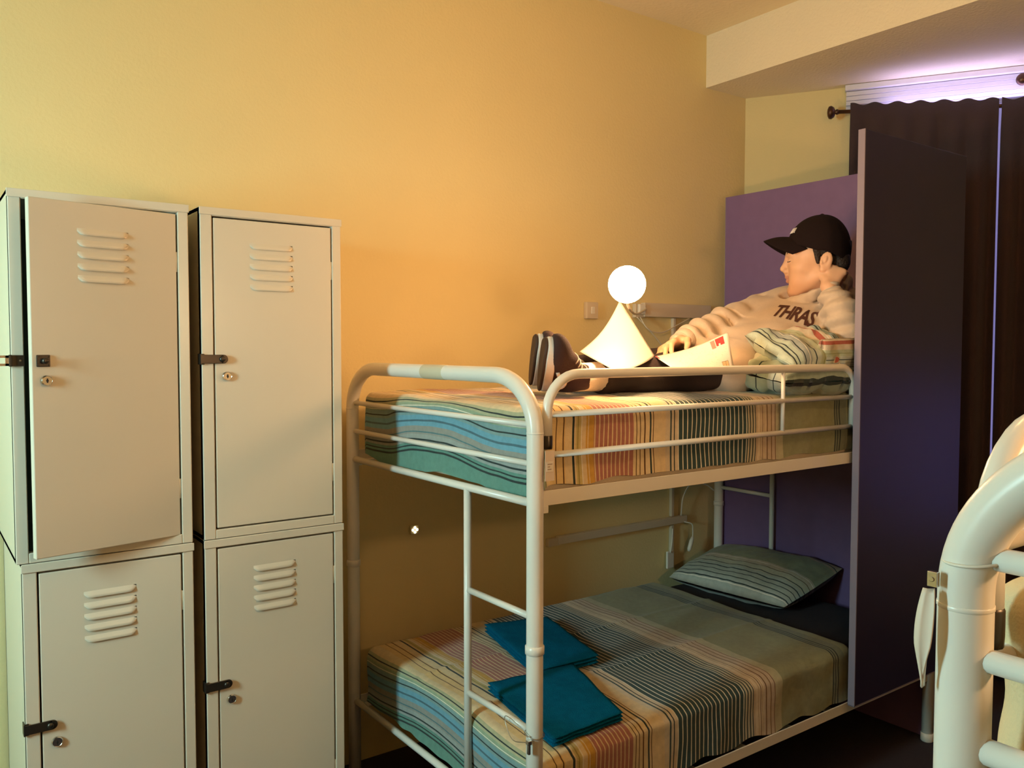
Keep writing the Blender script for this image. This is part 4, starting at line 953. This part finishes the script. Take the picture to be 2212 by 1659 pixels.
# shoes
def shoe(heel, label):
    u = unit(V(.848, -.53, 0)); a = unit(V(-.53*.80, -.848*.80, .60)); s = np.cross(a, u)
    Rm = np.stack([a, s, u]); heel = np.array(heel, float)
    def q(x, y, z): return heel+a*x+s*y+u*z
    L = .215
    up = Field(heel-.30, heel+.33, .0034); 
    up.ell(q(.045, 0, .060), (.050, .036, .062), .02, Rm); up.ell(q(.120, 0, .040), (.075, .036, .040), .03, Rm); up.ell(q(.175, 0, .030), (.058, .038, .034), .03, Rm)
    up.cone(q(.045, 0, .09), q(.048, 0, .118), .036, .037, .02); up.ell(q(.095, 0, .075), (.05, .024, .03), .03, Rm)
    cutplane(up, q(0, 0, .018), -u)
    up.cone(q(.046, 0, .095), q(.05, 0, .16), .028, .030, .006, sub=True)
    sh = child('shoe', up, M['suede'], 2); sh['label'] = label
    def slab(name, z0, z1, grow, m):
        b = MB(); n = 40; vs = []
        for zz, gg in ((z0, -.003), (z0+.003, 0), (z1-.003, 0), (z1, -.003)):
            for i in range(n):
                t = 2*PI*i/n; c, si = math.cos(t), math.sin(t)
                xx = L/2+(L/2+grow+gg)*np.sign(c)*abs(c)**.8; wd_ = (.036+.006*((xx/L)-.4)*2)+grow+gg
                lift = .012*max(0, (xx-.17)/.07)**2
                vs.append(q(xx-.003, wd_*np.sign(si)*abs(si)**.8, zz+lift))
        fs = [(j*n+i, j*n+(i+1) % n, (j+1)*n+(i+1) % n, (j+1)*n+i) for j in range(3) for i in range(n)]+[tuple(range(n)), tuple(3*n+i for i in range(n))]
        b.add(vs, fs); return b.build(name, m, sh, smooth=False, bevel=.0)
    slab('midsole', .000, .026, .003, M['foam']); slab('outsole', -.008, .000, .002, M['rubber'])
    # white side stripe and laces
    uv_ = [Vector(v.co)+root_loc(person) for v in sh.data.vertices]; tree = BVHTree.FromPolygons(uv_, [tuple(p.vertices) for p in sh.data.polygons])
    for sg in (1, -1):
        pts = []
        for x, z in ((.040, .034), (.055, .055), (.075, .062), (.092, .055), (.105, .042), (.125, .036)):
            p = q(x, sg*.2, z); h = tree.ray_cast(Vector(p), Vector(-s*sg)); 
            if h[0] is not None: pts.append(np.array(h[0])+s*sg*.0005)
        if len(pts) > 3: b = MB(); b.tube(spline(pts, 4), [.0055]*(len(spline(pts, 4))), 8); b.build('side_stripe', M['foam'], sh, smooth=True)
    b = MB()
    for k in range(4):
        x = .085+k*.018; z = .2
        pts = []
        for y in np.linspace(-.018, .018, 6):
            h = tree.ray_cast(Vector(q(x, y, .2)), Vector(-u))
            if h[0] is not None: pts.append(np.array(h[0])+u*.001)
        if len(pts) > 3: b.tube(pts, .002, 6)
    if b.v: b.build('laces', M['foam'], sh, smooth=True)
    return sh
shoe(V(.275, .335, 1.352), 'black suede skate shoe with white sole on the near foot')
shoe(V(.335, .455, 1.362), 'black suede skate shoe with white sole on the far foot')

# top bunk pillows
tag(pillow('pillow', 'crumpled green striped pillow on the top bunk by the reader, lower of the pair', M['pillow'], (1.210, .165, 1.385), (1, -.02, .0), (0, .985, .17), (.49, .34), .15, amp=.024, seed=2, soff=.30, sscale=.9, pinch=.38, group='pillows under the reader'))
def bend2(p, u, w):
    p = p.copy()
    return p
tag(pillow('pillow', 'folded white and red striped pillow propping the reader\'s elbow, upper of the pair', M['pillow'], (1.222, .105, 1.460), (.955, -.05, .02), (-.10, .85, .42), (.40, .22), .105, amp=.018, seed=8, soff=0, sscale=1.0, pinch=.42, group='pillows under the reader', s_axis=0))

fl = pillow('pillowcase_flap', None, M['pillow'], (1.272, .020, 1.434), (1, -.02, .03), (-.03, -.12, 1), (.215, .125), .050, amp=.010, seed=31, soff=.0, sscale=1.9, pinch=.3, cat=None)
pw = bpy.data.objects['pillow.002']; fl.parent = pw; fl.location = fl.location-pw.location; fl['label'] = 'folded end of the pillowcase hanging over the rail'

# ---------------------------------------------------------------- tags
tg = thing('bed_tag', 'clear hanging tag with a small pale card at the corner post of the reader\'s bunk', 'tag', (.02, -.03, 1.15))
b = MB(); b.box(.006, .034, -.031, -.030, 1.150, 1.222); b.build('card_holder', M['tagpaper'], tg)
b = MB(); b.box(.010, .030, -.0318, -.0312, 1.172, 1.196); cd2 = b.build('card', M['plastic'], tg)
b = MB()
for k, (x0, x1) in enumerate(((.013, .027), (.013, .020), (.013, .024))): b.box(x0, x1, -.0322, -.0319, 1.189-k*.006, 1.191-k*.006)
b.build('print', mat('tag_print', (.35, .25, .2), .7), cd2)
cl = thing('wire_clip', 'small metal clip on a wire tied round the bunk corner post near the bottom bunk', 'clip', (-.03, -.03, .50))
b = MB(); b.tube([V(.0235*math.cos(a), .0235*math.sin(a), .535+.004*math.sin(a*1)) for a in np.linspace(0, 2*PI, 24, endpoint=False)], .0012, 6, closed=True)
b.tube(spline([(-.02, -.012, .536), (-.03, .06, .56), (-.024, .09, .545), (-.03, .05, .51), (-.030, -.01, .525)]), .0009, 6); b.build('wire', M['steel'], cl, smooth=True)
b = MB(); b.box(-.034, -.028, -.022, -.014, .500, .528); b.box(-.036, -.026, -.024, -.012, .524, .534); b.build('clip_jaw', M['chrome'], cl, bevel=.001)
rt = thing('tag_pouch', 'folded white tag hanging from a clip tied to the post at the right edge', 'tag', (-.565, -1.24, 1.19))
b = MB(); b.tube([V(-.53+.022*math.cos(a), -1.2560+.0222*math.sin(a), 1.300+.003*math.cos(a+.6)) for a in np.linspace(0, 2*PI, 28, endpoint=False)], .0013, 6, closed=True); b.build('tie', M['plastic'], rt, smooth=True)
b = MB(); b.box(-.5585, -.5535, -1.2410, -1.2335, 1.278, 1.290); b.lathe((-.5590, -1.2372, 1.284), (-1, 0, 0), [(.002, 0), (.002, .0006)], 10); b.build('clip', M['chrome'], rt, bevel=.001)
vs = []; n = 16
for i in range(n+1):
    t = i/n
    for j, w in enumerate((-1, -.4, .3, 1)):
        wid = .0072*math.sin(PI*min(1, .18+t*.86))**.7*(1-.75*max(0, t-.55)/.45)
        vs.append(V(-.5585-.004*math.sin(t*3)+(.005 if j in (1,) else 0), -1.2355+.004*t+w*wid, 1.276-.080*t))
fs = [(i*4+j, i*4+j+1, (i+1)*4+j+1, (i+1)*4+j) for i in range(n) for j in range(3)]
o = mesh_obj('folded_card', vs, fs, M['tagpaper'], rt, True); m = o.modifiers.new('s', 'SOLIDIFY'); m.thickness = .0012

# ---------------------------------------------------------------- lights
def area(name, loc, target, size, power, col, sy=None, spread=None):
    l = bpy.data.lights.new(name, 'AREA'); l.energy = power; l.color = col; l.size = size
    if sy: l.shape = 'RECTANGLE'; l.size_y = sy
    if spread: l.spread = spread
    o = bpy.data.objects.new(name, l); o.location = loc; COL.objects.link(o)
    d = Vector(target)-Vector(loc); o.rotation_euler = d.to_track_quat('-Z', 'Y').to_euler(); return o
area('hallway_light', (XL-.30, -.16, 1.72), (-.6, .5, 1.6), .30, 54, (.60, 1.0, 1.0), .8)
wl = area('window_glow', tuple(onw(1.14, .078, 2.530)), tuple(onw(1.12, .05, 3)), 1.05, 1.9, (.58, .48, 1.0), .04)
d_ = wl.rotation_euler
wl.rotation_euler = Matrix((tuple(wd), tuple(np.cross(V(0,0,-1), wd)), (0, 0, -1))).transposed().to_euler()
wo = bpy.data.worlds.new('world'); S.world = wo; wo.use_nodes = True
wo.node_tree.nodes['Background'].inputs[0].default_value = (.9, .6, .4, 1); wo.node_tree.nodes['Background'].inputs[1].default_value = .01

# ---------------------------------------------------------------- camera
cam = bpy.data.cameras.new('camera'); co = bpy.data.objects.new('camera', cam); COL.objects.link(co); S.camera = co
yaw, pitch, roll = .628, -.044, .001
fw = V(math.sin(yaw)*math.cos(pitch), math.cos(yaw)*math.cos(pitch), math.sin(pitch)); rt_ = V(math.cos(yaw), -math.sin(yaw), 0); up_ = np.cross(rt_, fw)
c, s = math.cos(roll), math.sin(roll); r2 = c*rt_+s*up_; u2 = -s*rt_+c*up_
mw = Matrix((tuple(r2), tuple(u2), tuple(-fw))).transposed().to_4x4(); mw.translation = camC; co.matrix_world = mw
cam.sensor_width = 36; cam.lens = 36*1809.223/2212; cam.clip_start = .05
S.cycles.max_bounces = 7; S.cycles.diffuse_bounces = 4; S.cycles.glossy_bounces = 3; S.cycles.caustics_reflective = False; S.cycles.caustics_refractive = False
S.view_settings.view_transform = 'Standard'; S.view_settings.look = 'None'; S.view_settings.gamma = 1; S.view_settings.exposure = 0
